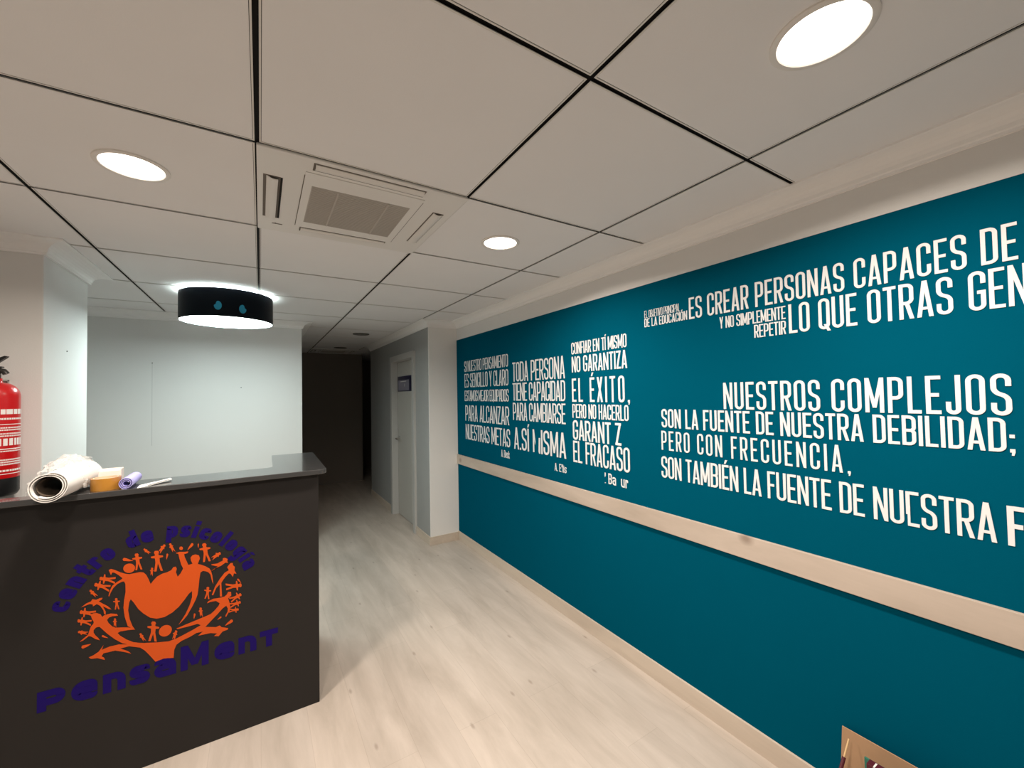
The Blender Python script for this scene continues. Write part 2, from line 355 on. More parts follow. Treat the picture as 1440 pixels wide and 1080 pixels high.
def glyph(c, W, H, t, XH=.74):
    a = t / 2; L, R, B, T, Mm = a, W - a, a, H - a, H / 2; r = min((W - t) / 2, .24 * H); pa = lambda pts, cl=False: ribbon(rounded(pts), t, cl)
    ring = lambda x0, y0, x1, y1, r: ribbon(rounded([(x0, (y0 + y1) / 2), (x0, y1, r), (x1, y1, r), (x1, y0, r), (x0, y0, r), (x0, (y0 + y1) / 2 - 1e-4)]), t)
    ac = lambda x, y: [[(x - t * .5, y), (x + t * .25, y), (x + t * 1.05, y + H * .15), (x + t * .05, y + H * .15)]]
    ba = {'Á': 'A', 'É': 'E', 'Í': 'I', 'Ó': 'O', 'í': 'ı'}
    if c in ba: return glyph(ba[c], W, H, t, XH) + ac(W / 2, H * 1.05 if c != 'í' else H * (XH + .06))
    st = rect(0, 0, t, H)
    if c == 'A': return [[(0, 0), (t, 0), (W / 2 + t * .38, H), (W / 2 - t * .55, H)], [(W - t, 0), (W, 0), (W / 2 + t * .55, H), (W / 2 - t * .38, H)]] + rect(W * .22, H * .2, W * .78, H * .2 + t * .85)
    if c == 'B': return st + pa([(L, T), (R, T, r), (R, Mm, r * .8), (L, Mm)]) + pa([(L, Mm), (R, Mm, r * .8), (R, B, r), (L, B)])
    if c == 'C': return pa([(R, H * .66), (R, T, r), (L, T, r), (L, B, r), (R, B, r), (R, H * .34)])
    if c == 'D': return st + pa([(L, T), (R, T, r), (R, B, r), (L, B)])
    if c == 'E': return st + rect(0, H - t, W, H) + rect(0, Mm - a, W * .88, Mm + a) + rect(0, 0, W, t)
    if c == '[': return rect(0, H * .33, t, H) + rect(t * .35, 0, t, H * .34) + rect(0, H - t, W, H) + rect(t * .5, 0, W, t)
    if c == 'F': return st + rect(0, H - t, W, H) + rect(0, Mm - a, W * .86, Mm + a)
    if c == 'G': return pa([(R, H * .68), (R, T, r), (L, T, r), (L, B, r), (R, B, r), (R, H * .46), (W * .5, H * .46)])
    if c == 'H': return st + rect(W - t, 0, W, H) + rect(0, Mm - a, W, Mm + a)
    if c == 'I': return st
    if c == 'J': return pa([(R, H), (R, B, r), (L, B, r), (L, H * .32)])
    if c == 'L': return st + rect(0, 0, W, t)
    if c == 'M': return st + rect(W - t, 0, W, H) + dg(W / 2, H * .14, a * 1.1, H, t * .9) + dg(W / 2, H * .14, W - a * 1.1, H, t * .9)
    if c == '1': return rect(0, H * .02, t, H) + [[(t * .5, H), (t, H), (W * .78, H * .46), (W * .62, H * .34)]]
    if c == '2': return [[(W * .45, H * .05), (W * .62, H * .1), (W * .9, H * .62), (W * .55, H * .55)]] + rect(W - t, 0, W, H * .66)
    if c == 'N': return st + rect(W - t, 0, W, H) + dg(W - a * 1.05, 0, a * 1.05, H, t * .92)
    if c == 'O': return ring(L, B, R, T, r)
    if c == 'Q': return ring(L, B, R, T, r) + dg(W * .92, -H * .06, W * .6, H * .16, t)
    if c == 'P': return st + pa([(L, T), (R, T, r), (R, H * .42, r), (L, H * .42)])
    if c == 'R': return st + pa([(L, T), (R, T, r), (R, H * .45, r), (L, H * .45)]) + dg(W - a, 0, W * .52, H * .46, t * 1.02)
    if c in 'Ss':
        h_ = H if c == 'S' else H * XH; T2 = h_ - a; m = h_ / 2
        return pa([(R, h_ * .70), (R, T2, r), (L, T2, r), (L, m + h_ * .05, r), (R, m - h_ * .05, r), (R, B, r), (L, B, r), (L, h_ * .30)])
    if c == 'T': return rect(0, H - t, W, H) + rect(W / 2 - a, 0, W / 2 + a, H)
    if c == 'U': return pa([(L, H), (L, B, r), (R, B, r), (R, H)])
    if c == 'V': return [[(0, H), (t, H), (W / 2 + t * .38, 0), (W / 2 - t * .55, 0)], [(W - t, H), (W, H), (W / 2 + t * .55, 0), (W / 2 - t * .38, 0)]]
    if c == 'X': return dg(a, 0, W - a, H, t * 1.05) + dg(W - a, 0, a, H, t * 1.05)
    if c == 'Y': return rect(W / 2 - a, 0, W / 2 + a, H * .45) + dg(W / 2, H * .38, a, H, t * 1.05) + dg(W / 2, H * .38, W - a, H, t * 1.05)
    if c == 'Z': return rect(0, H - t, W, H) + rect(0, 0, W, t) + dg(a * 1.2, t * .5, W - a * 1.2, H - t * .5, t * 1.1)
    if c == '.': return rect(0, 0, t, t)
    if c == "'": return rect(0, H * .62, t, H)
    if c == ':': return rect(0, 0, t, t * .5) + [[(0, H * .55), (t, H * .7), (t, H), (0, H)]]
    if c == ',': return rect(0, 0, t, t) + [[(t * .3, -t * .9), (t * .75, -t * .9), (t, 0), (t * .35, 0)]]
    if c == ';': return rect(0, 0, t, t) + [[(t * .3, -t * .9), (t * .75, -t * .9), (t, 0), (t * .35, 0)]] + rect(0, H * .42, t, H * .42 + t)
    X = H * XH; XT = X - a; xm = X / 2
    if c == 'a': return pa([(L, X * .74), (L, XT, r), (R, XT, r), (R, 0)]) + pa([(R, X * .56), (L, X * .56, r), (L, B, r), (R, B)])
    if c == 'c': return pa([(R, X * .66), (R, XT, r), (L, XT, r), (L, B, r), (R, B, r), (R, X * .34)])
    if c == 'e': return pa([(R, X * .28), (R, B, r), (L, B, r), (L, XT, r), (R, XT, r), (R, xm), (L, xm)])
    if c == 'o': return ring(L, B, R, XT, r)
    if c == 'n': return rect(0, 0, t, X) + pa([(L, XT), (R, XT, r), (R, 0)])
    if c == 'u': return pa([(L, X), (L, B, r), (R, B)]) + rect(W - t, 0, W, X)
    if c == 'r': return rect(0, 0, t, X) + pa([(L, XT), (R, XT, r * .8), (R, X * .68)])
    if c == 'p': return ring(L, B, R, XT, r) + rect(0, -H * .28, t, X)
    if c == 'd': return ring(L, B, R, XT, r) + rect(W - t, 0, W, H)
    if c == 'g': return ring(L, B, R, XT, r) + pa([(R, X), (R, -H * .22, r), (L, -H * .22)])
    if c == 'i': return rect(0, 0, t, X) + rect(0, X + t * .4, t, X + t * 1.3)
    if c == 'ı': return rect(0, 0, t, X)
    if c == 'l': return st
    if c == 't': return pa([(L + t * .4, H * .95), (L + t * .4, B, r * .7), (W, B)]) + rect(0, X - t * .8, W, X)
    if c == 'k': return st + dg(t * .9, X * .45, W - a, X, t) + dg(W - a, 0, t * 1.1, X * .5, t)
    return []
NARROW = "IÍlií.,;:'"
REL = {'M': 1.3, 'N': 1.06, 'A': 1.06, 'V': 1.05, 'L': .84, 'E': .88, 'F': .84, 'É': .88, '[': .88, 'T': .92, 'J': .82, 'Z': .9, ' ': .42, '1': .62, '2': .55, 'r': .72, 't': .72, 'k': .95, 'c': .92, 's': .92}
def layout(text, width, H, k, m, XH=.74, absolute=False):
    """k, m: stroke and letter gap as shares of the letter width (or plain lengths)"""
    nn = sum(1 for c in text if c in NARROW); rel = sum(REL.get(c, 1.0) for c in text if c not in NARROW)
    if absolute: t, ls = k, m; u = (width - nn * t - ls * (len(text) - 1)) / rel
    else: u = width / (rel + nn * k + m * (len(text) - 1)); t, ls = u * k, u * m
    x = 0; out = []
    for c in text:
        wd = t if c in NARROW else u * REL.get(c, 1.0)
        if c != ' ': out.append((c, x, wd, [[(px + x, py) for px, py in poly] for poly in glyph(c, wd, H, t, XH)]))
        x += wd + ls
    return out
def letters(mb, glyphs, fn, d0, d1):
    k = 0
    for _, _, _, polys in glyphs:
        for p in polys: mb.prism(p, fn, d0, d1 + (k % 9) * .00006); k += 1
    return mb

QUOTES = [
 ('white wall quote nearest the pier, first column, opening SI NUESTRO PENSAMIENTO', [
  ('SI NUESTRO PENSAMIENTO', 3.827, 2.958, .233, .342, .22, .12), ('ES SENCILLO Y CLARO', 3.824, 2.958, .073, .213, .22, .16),
  ('ESTAMOS MEJOR EQUIPADOS', 3.826, 2.957, -.064, .042, .22, .08), ('PARA ALCANZAR', 3.816, 2.955, -.265, -.107, .22, .16),
  ('NUESTRAS METAS', 3.814, 2.945, -.452, -.298, .22, .14), ('A. Beck', 3.096, 2.955, -.546, -.483, .22, .2)]),
 ('white wall quote in the second column from the pier, opening TODA PERSONA', [
  ('TODA PERSONA', 2.888, 2.202, .101, .260, .24, .16), ('TIENE CAPACIDAD', 2.890, 2.203, -.056, .089, .24, .12),
  ('PARA CAMBIARSE', 2.890, 2.204, -.216, -.073, .24, .12), ('A.SÍ 12ISMA', 2.880, 2.206, -.453, -.275, .24, .2), ("A. E'lis", 2.337, 2.205, -.552, -.497, .24, .22)]),
 ('white wall quote in the third column from the pier, opening CONFIAR EN TÍ MISMO', [
  ('CONFIAR EN TÍ MISMO', 2.127, 1.639, .258, .337, .28, .12), ('NO GARANTIZA', 2.126, 1.639, .137, .243, .28, .16), ('EL ÉXITO,', 2.129, 1.625, -.060, .096, .29, .48),
  ('PERO NO HACERLO', 2.129, 1.637, -.167, -.075, .28, .14), ('GARANT Z', 2.128, 1.697, -.313, -.182, .27, .14), ('EL FRACASO', 2.129, 1.636, -.462, -.320, .27, .16), (': Ba  ur', 1.838, 1.653, -.553, -.489, .28, .2)]),
 ('large white wall quote high on the right, opening EL OBJETIVO PRINCIPAL', [
  ('EL OBJETIVO PRINCIPAL', 1.507, 1.285,   .400, .440, .22, .12), ('DE LA EDUCACIÓN', 1.508, 1.246, .351, .396, .27, .16), ('ES CREAR PERSONAS CAPACES DE', 1.235, .215, .350, .455, .29, .22),
  ('Y NO SIMPLEMENTE', 1.081, .806, .2815, .334, .28, .13), ('REPETIR', .929, .806, .2205, .275, .28, .15), ('LO QUE OTRAS', .795, .343, .221, .336, .29, .20), ('GEN', .311, .199, .221, .336, .29, .17)]),
 ('large white wall quote low on the right, opening NUESTROS COMPLEJOS', [
  ('NUESTROS COMPLEJOS', 1.073, .238, -.085, .034, .29, .26), ('SON LA FUENTE DE NUESTRA DEBILIDAD;', 1.412, .236, -.188, -.092, .29, .18),
  ('PERO CON FRECUENCIA,', 1.416, .612, -.305, -.206, .28, .46), ('SON TAMBIÉN LA FUENTE DE NU[STRA', 1.420, .277, -.449, -.338, .28, .14), ('F', .257, .224, -.449, -.338, .28, .14)])]
for label, lines in QUOTES:
    cy = sum((l[1] + l[2]) / 2 for l in lines) / len(lines); cz = EYE + min(l[3] for l in lines)
    q = thing('wall_quote', label, 'wall lettering', (XW - .0016, cy, cz), 'white vinyl quotes on the teal wall')
    for text, yl, yr, zb, zt, k, m in lines:
        fn = lambda u, v, d, yl=yl, zb=zb: (-d, yl - u - cy, EYE + zb + v - cz)
        if len(text) == 1: gl_ = [(text, 0, yl - yr, glyph(text, yl - yr, zt - zb, .0125))]
        else: gl_ = layout(text, yl - yr, zt - zb, k, m)
        gl_i = iter(gl_)
        for word in text.split():                                   # each word is a part
            gs = [next(gl_i) for _ in word]
            if word == ':':                                         # all that is left of a peeled initial
                for p in gs[0][3]: MB().prism(p, fn, .0001, .0022).build('letter_fragment', 'vinyl_white', q)
            else: letters(MB(), gs, fn, 0.0001, .0022).build('word', 'vinyl_white', q)

# ------------------------------------------------------------------ reception desk
DX, DY, DTOP = .251, 2.30, EYE - .364           # right end, front plane, worktop surface
desk = thing('reception_desk', 'dark anthracite reception desk with grey worktop and orange tree emblem', 'reception desk', (-.6, 2.5, 0))
def dk(o): o.parent = desk; o.location = (.6, -2.5, 0); return o
dk(MB().box(XL + .001, DY, 0.0, DX, DY + .022, DTOP - .0235).build('front_panel', 'desk', None, bevel=.0012))
dk(MB().box(DX - .022, DY + .0225, 0.0, DX, 3.0, DTOP - .0235).build('side_panel', 'desk', None, bevel=.0012))
dk(MB().box(XL + .001, DY + .0225, .72, DX - .0225, 2.82, .745).build('work_surface', 'top', None, bevel=.0012))
arc = lambda cx, cy, r, a0, a1, n=8: [(cx + r * math.cos(a0 + (a1 - a0) * i / n), cy + r * math.sin(a0 + (a1 - a0) * i / n)) for i in range(n + 1)]
tp = [(XL + .001, DY - .045)] + arc(.288 - .04, DY - .036 + .04, .04, -PI / 2, 0) + [(.297, 3.02), (.060, 3.02), (.055, 2.535)] + arc(.015, 2.535, .04, 0, -PI / 2)[1:] + [(-.735, 2.492), (-.735, 2.345), (XL + .001, 2.350)]
b = MB().prism(tp, lambda u, v, d: (u, v, d), DTOP - .023, DTOP)
dk(b.build('worktop', 'top', None, bevel=.0025))
dfn = lambda u, v, d: (u, DY - d, v)
EMBLEM=[[(-0.5272,0.8401),(-0.5213,0.844),(-0.5095,0.8369),(-0.4915,0.8224),(-0.4774,0.8136),(-0.4652,0.8085),(-0.4489,0.8088),(-0.4323,0.8092),(-0.4207,0.8053),(-0.4114,0.7931),(-0.4037,0.772),(-0.3973,0.7511),(-0.3901,0.7614),(-0.3774,0.7765),(-0.3602,0.7851),(-0.3427,0.7876),(-0.3295,0.7928),(-0.3229,0.8042),(-0.3141,0.8044),(-0.3109,0.794),(-0.314,0.7806),(-0.3081,0.7594),(-0.2983,0.7711),(-0.2893,0.7906),(-0.2812,0.8013),(-0.2666,0.8025),(-0.2565,0.8041),(-0.262,0.8186),(-0.2639,0.8317),(-0.2575,0.8407),(-0.2459,0.8422),(-0.2342,0.8355),(-0.2305,0.8214),(-0.2351,0.8079),(-0.2379,0.7981),(-0.2272,0.7927),(-0.2107,0.7819),(-0.1964,0.7686),(-0.1907,0.7567),(-0.1859,0.735),(-0.182,0.6959),(-0.1868,0.7088),(-0.1926,0.7407),(-0.2002,0.7531),(-0.2107,0.7603),(-0.2201,0.7637),(-0.2285,0.7588),(-0.2323,0.7319),(-0.235,0.6979),(-0.2387,0.6642),(-0.2456,0.6431),(-0.2571,0.6176),(-0.2753,0.5829),(-0.2889,0.5671),(-0.3046,0.5521),(-0.2934,0.5701),(-0.2799,0.5928),(-0.2663,0.6259),(-0.2581,0.658),(-0.2581,0.6855),(-0.2687,0.6769),(-0.2845,0.6538),(-0.3025,0.6305),(-0.3247,0.6116),(-0.351,0.5997),(-0.3768,0.6003),(-0.3981,0.611),(-0.4192,0.6337),(-0.4359,0.6576),(-0.4504,0.6888),(-0.4599,0.705),(-0.4647,0.6928),(-0.4678,0.6614),(-0.4624,0.6221),(-0.4541,0.5927),(-0.4459,0.5755),(-0.4684,0.5971),(-0.4778,0.6375),(-0.482,0.6762),(-0.4801,0.7079),(-0.4758,0.7389),(-0.4764,0.7714),(-0.4805,0.7832),(-0.4873,0.7838),(-0.5012,0.7777),(-0.5131,0.7648),(-0.5209,0.7483),(-0.5255,0.7336),(-0.5275,0.7368),(-0.524,0.7544),(-0.517,0.7738),(-0.5052,0.7841),(-0.4894,0.7935),(-0.4854,0.7973),(-0.4974,0.8131),(-0.5094,0.8257),(-0.5165,0.8285),(-0.5204,0.8188),(-0.5244,0.8314)],
[(-0.4471,0.8325),(-0.4472,0.8275),(-0.4485,0.8229),(-0.451,0.8191),(-0.4544,0.8162),(-0.4586,0.8145),(-0.4632,0.8141),(-0.468,0.8151),(-0.4726,0.8172),(-0.4766,0.8205),(-0.4799,0.8246),(-0.4822,0.8293),(-0.4833,0.8343),(-0.4833,0.8392),(-0.482,0.8437),(-0.4795,0.8476),(-0.4761,0.8505),(-0.472,0.8522),(-0.4674,0.8526),(-0.4626,0.8518),(-0.458,0.8496),(-0.4539,0.8464),(-0.4506,0.8423),(-0.4482,0.8375)],
[(-0.3293,0.5499),(-0.3276,0.5439),(-0.3273,0.5377),(-0.3284,0.5317),(-0.3309,0.5263),(-0.3346,0.5219),(-0.3393,0.5187),(-0.3446,0.5171),(-0.3502,0.5171),(-0.3556,0.5186),(-0.3605,0.5217),(-0.3646,0.526),(-0.3677,0.5313),(-0.3694,0.5373),(-0.3697,0.5434),(-0.3686,0.5494),(-0.3661,0.5547),(-0.3625,0.5592),(-0.3579,0.5623),(-0.3526,0.564),(-0.3471,0.5641),(-0.3416,0.5626),(-0.3366,0.5596),(-0.3324,0.5553)],
[(-0.29,0.8787),(-0.2902,0.8768),(-0.2908,0.8751),(-0.2918,0.8738),(-0.2931,0.8729),(-0.2946,0.8725),(-0.2963,0.8726),(-0.2979,0.8732),(-0.2994,0.8743),(-0.3007,0.8757),(-0.3017,0.8775),(-0.3024,0.8794),(-0.3026,0.8813),(-0.3024,0.8832),(-0.3018,0.8849),(-0.3008,0.8862),(-0.2994,0.8871),(-0.2979,0.8875),(-0.2963,0.8874),(-0.2947,0.8868),(-0.2931,0.8858),(-0.2918,0.8843),(-0.2908,0.8826),(-0.2902,0.8806)],
[(-0.3142,0.8628),(-0.3021,0.8653),(-0.2849,0.8616),(-0.2713,0.8609),(-0.2735,0.854),(-0.2858,0.8526),(-0.284,0.8391),(-0.2702,0.7987),(-0.2871,0.7855),(-0.2961,0.8104),(-0.302,0.8374),(-0.3052,0.8569)],
[(-0.1916,0.7534),(-0.1724,0.7653),(-0.1651,0.7706),(-0.1888,0.7821),(-0.1888,0.7856),(-0.1676,0.7842),(-0.1471,0.7926),(-0.1471,0.8027),(-0.1407,0.8042),(-0.1283,0.7955),(-0.1308,0.7889),(-0.1283,0.7776),(-0.1372,0.782),(-0.1529,0.7713),(-0.1796,0.7629)],
[(-0.1308,0.759),(-0.1258,0.7662),(-0.1184,0.7741),(-0.1094,0.7732),(-0.1094,0.7636),(-0.1014,0.7533),(-0.1034,0.7387),(-0.0958,0.7207),(-0.1054,0.7254),(-0.1094,0.7096),(-0.1174,0.7259),(-0.1244,0.73),(-0.1372,0.7171),(-0.1471,0.7035),(-0.1529,0.6931),(-0.15,0.6314),(-0.1578,0.6336),(-0.1588,0.6887),(-0.1714,0.6755),(-0.1829,0.6457),(-0.1877,0.6493),(-0.1762,0.6826),(-0.1578,0.7133),(-0.1407,0.7358),(-0.1244,0.7438)],
[(-0.4125,0.51),(-0.3765,0.5003),(-0.3376,0.4919),(-0.3134,0.4952),(-0.2888,0.503),(-0.2524,0.516),(-0.2269,0.527),(-0.2385,0.5363),(-0.2753,0.5345),(-0.3077,0.535),(-0.3112,0.5384),(-0.2798,0.5456),(-0.2432,0.5533),(-0.2152,0.5593),(-0.1915,0.5651),(-0.1771,0.5773),(-0.1627,0.5937),(-0.1588,0.6043),(-0.1723,0.6181),(-0.1915,0.6194),(-0.2049,0.6167),(-0.2011,0.6238),(-0.182,0.6302),(-0.1578,0.6277),(-0.1407,0.6289),(-0.1323,0.6355),(-0.1274,0.6461),(-0.1164,0.6432),(-0.1154,0.6262),(-0.1274,0.6175),(-0.1224,0.5971),(-0.1184,0.571),(-0.1209,0.561),(-0.1358,0.5345),(-0.1372,0.542),(-0.1293,0.5575),(-0.1284,0.572),(-0.1343,0.5862),(-0.148,0.5777),(-0.1675,0.5568),(-0.1905,0.5345),(-0.2114,0.5141),(-0.1723,0.5008),(-0.1587,0.5043),(-0.1519,0.4945),(-0.1274,0.4827),(-0.1294,0.4768),(-0.148,0.4744),(-0.1626,0.4579),(-0.1795,0.4639),(-0.1675,0.4718),(-0.1914,0.4812),(-0.2361,0.4839),(-0.2198,0.4971),(-0.2431,0.4976),(-0.2661,0.4878),(-0.2932,0.4807),(-0.3111,0.4697),(-0.3186,0.4498),(-0.3207,0.417),(-0.3548,0.4256),(-0.3805,0.4214),(-0.3976,0.452),(-0.4145,0.4796),(-0.4312,0.4988),(-0.4394,0.5059),(-0.4271,0.5083)],
[(-0.4062,0.5068),(-0.4312,0.5162),(-0.4518,0.5262),(-0.4722,0.5436),(-0.4923,0.5662),(-0.4995,0.5791),(-0.4916,0.583),(-0.4683,0.581),(-0.4471,0.577),(-0.452,0.5856),(-0.4804,0.5955),(-0.5064,0.6025),(-0.5162,0.6108),(-0.5273,0.6285),(-0.5313,0.6418),(-0.5243,0.6503),(-0.5145,0.6516),(-0.4987,0.649),(-0.5027,0.6566),(-0.5204,0.664),(-0.5399,0.6623),(-0.5457,0.6577),(-0.5507,0.6697),(-0.5631,0.6785),(-0.5737,0.6796),(-0.5782,0.6726),(-0.5751,0.6587),(-0.5697,0.6451),(-0.5712,0.6383),(-0.578,0.63),(-0.5824,0.6142),(-0.5861,0.5999),(-0.5995,0.5887),(-0.6098,0.5793),(-0.5994,0.582),(-0.5845,0.5937),(-0.5777,0.5905),(-0.5644,0.5758),(-0.5525,0.5677),(-0.5568,0.5775),(-0.5645,0.5893),(-0.5702,0.6026),(-0.5703,0.613),(-0.5635,0.6213),(-0.5536,0.6214),(-0.5454,0.6094),(-0.5298,0.5856),(-0.5081,0.5575),(-0.4842,0.5326),(-0.468,0.523),(-0.4961,0.5312),(-0.5237,0.532),(-0.5461,0.527),(-0.5408,0.5445),(-0.5553,0.5223),(-0.5697,0.5142),(-0.5833,0.5096),(-0.5772,0.5023),(-0.5582,0.4983),(-0.537,0.4841),(-0.539,0.4931),(-0.5468,0.5011),(-0.541,0.5116),(-0.5059,0.5107),(-0.48,0.4965),(-0.4577,0.482),(-0.4679,0.4951),(-0.4921,0.5139),(-0.464,0.5141),(-0.4312,0.4977)],
[(-0.6065,0.7129),(-0.5935,0.7237),(-0.5785,0.7288),(-0.5748,0.7361),(-0.5633,0.7309),(-0.5538,0.7345),(-0.5449,0.7337),(-0.5472,0.7275),(-0.5564,0.7227),(-0.544,0.7098),(-0.5284,0.6948),(-0.5186,0.6803),(-0.5264,0.6837),(-0.544,0.7003),(-0.5353,0.6757),(-0.5353,0.6641),(-0.5399,0.6676),(-0.5419,0.6829),(-0.5517,0.7041),(-0.5613,0.7136),(-0.5727,0.7074),(-0.5728,0.7152),(-0.5822,0.7195),(-0.5954,0.7164)],
[(-0.4558,0.8716),(-0.4459,0.8733),(-0.4458,0.8774),(-0.4485,0.8837),(-0.4465,0.8891),(-0.4394,0.8889),(-0.4357,0.8833),(-0.4371,0.8771),(-0.4356,0.8729),(-0.4251,0.8704),(-0.4251,0.8656),(-0.4336,0.8638),(-0.4327,0.8507),(-0.4237,0.8191),(-0.4293,0.8194),(-0.4373,0.846),(-0.4401,0.82),(-0.4457,0.8203),(-0.4435,0.8511),(-0.4454,0.8643),(-0.4548,0.8667)],
[(-0.3969,0.8654),(-0.384,0.8669),(-0.3838,0.872),(-0.3871,0.8801),(-0.3843,0.8868),(-0.3751,0.8861),(-0.3705,0.8788),(-0.3725,0.8711),(-0.3707,0.8658),(-0.3572,0.862),(-0.3573,0.8559),(-0.3685,0.8543),(-0.3678,0.8377),(-0.3571,0.7975),(-0.3645,0.7982),(-0.3739,0.8322),(-0.3784,0.7997),(-0.3857,0.8004),(-0.3817,0.839),(-0.3837,0.8556),(-0.3958,0.8592)],
[(-0.2325,0.8639),(-0.2198,0.8659),(-0.2197,0.8708),(-0.2231,0.8784),(-0.2206,0.8849),(-0.2115,0.8846),(-0.2068,0.8778),(-0.2086,0.8704),(-0.2067,0.8654),(-0.1932,0.8624),(-0.1932,0.8566),(-0.2041,0.8545),(-0.203,0.8387),(-0.1915,0.8009),(-0.1988,0.8013),(-0.209,0.8332),(-0.2127,0.802),(-0.2198,0.8024),(-0.2168,0.8394),(-0.2192,0.8551),(-0.2312,0.8581)],
[(-0.5439,0.7905),(-0.544,0.8033),(-0.5467,0.8051),(-0.5511,0.8045),(-0.5545,0.8092),(-0.5536,0.8177),(-0.5496,0.8198),(-0.5457,0.8155),(-0.5428,0.8155),(-0.5402,0.8271),(-0.537,0.8251),(-0.5367,0.8141),(-0.5279,0.8096),(-0.5061,0.8072),(-0.5068,0.8004),(-0.5253,0.802),(-0.5081,0.7874),(-0.5088,0.7806),(-0.5292,0.7967),(-0.5381,0.8),(-0.5406,0.7896)],
[(-0.5607,0.7696),(-0.5596,0.7819),(-0.5621,0.7842),(-0.5666,0.7845),(-0.5695,0.7897),(-0.5678,0.7977),(-0.5635,0.7988),(-0.56,0.7939),(-0.5571,0.7934),(-0.5533,0.804),(-0.5503,0.8014),(-0.5511,0.7908),(-0.5427,0.7847),(-0.521,0.778),(-0.5224,0.7716),(-0.5408,0.7769),(-0.5251,0.7594),(-0.5265,0.7531),(-0.5453,0.7726),(-0.5539,0.7776),(-0.5575,0.7681)],
[(-0.6002,0.6731),(-0.6003,0.6857),(-0.6029,0.6876),(-0.6071,0.6871),(-0.6104,0.6918),(-0.6096,0.7001),(-0.6057,0.702),(-0.6019,0.6977),(-0.5992,0.6976),(-0.5966,0.7089),(-0.5936,0.7068),(-0.5932,0.696),(-0.5848,0.6913),(-0.5638,0.6881),(-0.5645,0.6814),(-0.5823,0.6838),(-0.5658,0.6688),(-0.5664,0.6622),(-0.5861,0.6787),(-0.5946,0.6822),(-0.597,0.6722)],
[(-0.6081,0.6436),(-0.6079,0.6544),(-0.6102,0.6562),(-0.6139,0.6561),(-0.6166,0.6603),(-0.6157,0.6675),(-0.6123,0.6689),(-0.6091,0.6649),(-0.6066,0.6647),(-0.6042,0.6743),(-0.6016,0.6723),(-0.6015,0.663),(-0.5942,0.6585),(-0.5759,0.6546),(-0.5767,0.6489),(-0.5922,0.6518),(-0.5781,0.6381),(-0.5788,0.6324),(-0.5956,0.6477),(-0.603,0.6512),(-0.6053,0.6426)],
[(-0.0934,0.6875),(-0.0903,0.6725),(-0.0866,0.6713),(-0.0814,0.6736),(-0.0763,0.6692),(-0.0754,0.6589),(-0.0799,0.6551),(-0.0856,0.6588),(-0.0891,0.6578),(-0.0896,0.6434),(-0.0939,0.6447),(-0.0968,0.6574),(-0.1082,0.6597),(-0.1342,0.6554),(-0.1349,0.6633),(-0.113,0.6676),(-0.1362,0.6786),(-0.1369,0.6866),(-0.1095,0.6751),(-0.0982,0.6743),(-0.0975,0.6873)],
[(-0.095,0.635),(-0.0892,0.6242),(-0.0865,0.6245),(-0.0835,0.6282),(-0.079,0.6266),(-0.0758,0.6187),(-0.0779,0.614),(-0.0826,0.6149),(-0.0847,0.6129),(-0.0815,0.6011),(-0.0847,0.6006),(-0.0898,0.6097),(-0.0981,0.6074),(-0.1145,0.5945),(-0.117,0.6007),(-0.1032,0.612),(-0.1216,0.6124),(-0.124,0.6186),(-0.1028,0.6193),(-0.095,0.6227),(-0.0977,0.6334)],
[(-0.0941,0.6016),(-0.0903,0.5912),(-0.0877,0.591),(-0.0845,0.5935),(-0.0806,0.5912),(-0.0787,0.5839),(-0.0812,0.5804),(-0.0854,0.5821),(-0.0876,0.5808),(-0.0862,0.5702),(-0.0892,0.5704),(-0.0927,0.5792),(-0.1005,0.5789),(-0.1173,0.5713),(-0.1187,0.577),(-0.1047,0.5838),(-0.1214,0.5879),(-0.1229,0.5936),(-0.1033,0.5898),(-0.0957,0.5912),(-0.0968,0.6007)],
[(-0.5135,0.711),(-0.5069,0.7112),(-0.5067,0.7139),(-0.5083,0.7182),(-0.5068,0.7216),(-0.5021,0.7208),(-0.4999,0.7167),(-0.501,0.7128),(-0.5002,0.71),(-0.4933,0.7073),(-0.4935,0.7042),(-0.4992,0.7039),(-0.499,0.6952),(-0.4941,0.6738),(-0.4979,0.6745),(-0.5022,0.6926),(-0.5049,0.6759),(-0.5086,0.6766),(-0.5061,0.6965),(-0.5069,0.7053),(-0.513,0.7078)],
[(-0.2151,0.679),(-0.2065,0.6772),(-0.2058,0.6801),(-0.2071,0.6853),(-0.2047,0.6886),(-0.1987,0.6862),(-0.1965,0.6812),(-0.1986,0.6772),(-0.198,0.6738),(-0.1896,0.6689),(-0.1903,0.6655),(-0.1977,0.6668),(-0.199,0.6573),(-0.1963,0.6325),(-0.201,0.6344),(-0.2036,0.6554),(-0.2099,0.638),(-0.2146,0.6399),(-0.2079,0.6609),(-0.2075,0.6707),(-0.215,0.6752)],
[(-0.4066,0.5775),(-0.3938,0.5748),(-0.3929,0.5794),(-0.3951,0.5877),(-0.3916,0.5929),(-0.3827,0.5894),(-0.3792,0.5814),(-0.3821,0.5751),(-0.3811,0.5697),(-0.3684,0.5622),(-0.3693,0.5567),(-0.3804,0.5587),(-0.3818,0.5435),(-0.3767,0.5041),(-0.3837,0.5071),(-0.3885,0.5405),(-0.397,0.5127),(-0.404,0.5156),(-0.3952,0.549),(-0.395,0.5646),(-0.4063,0.5716)],
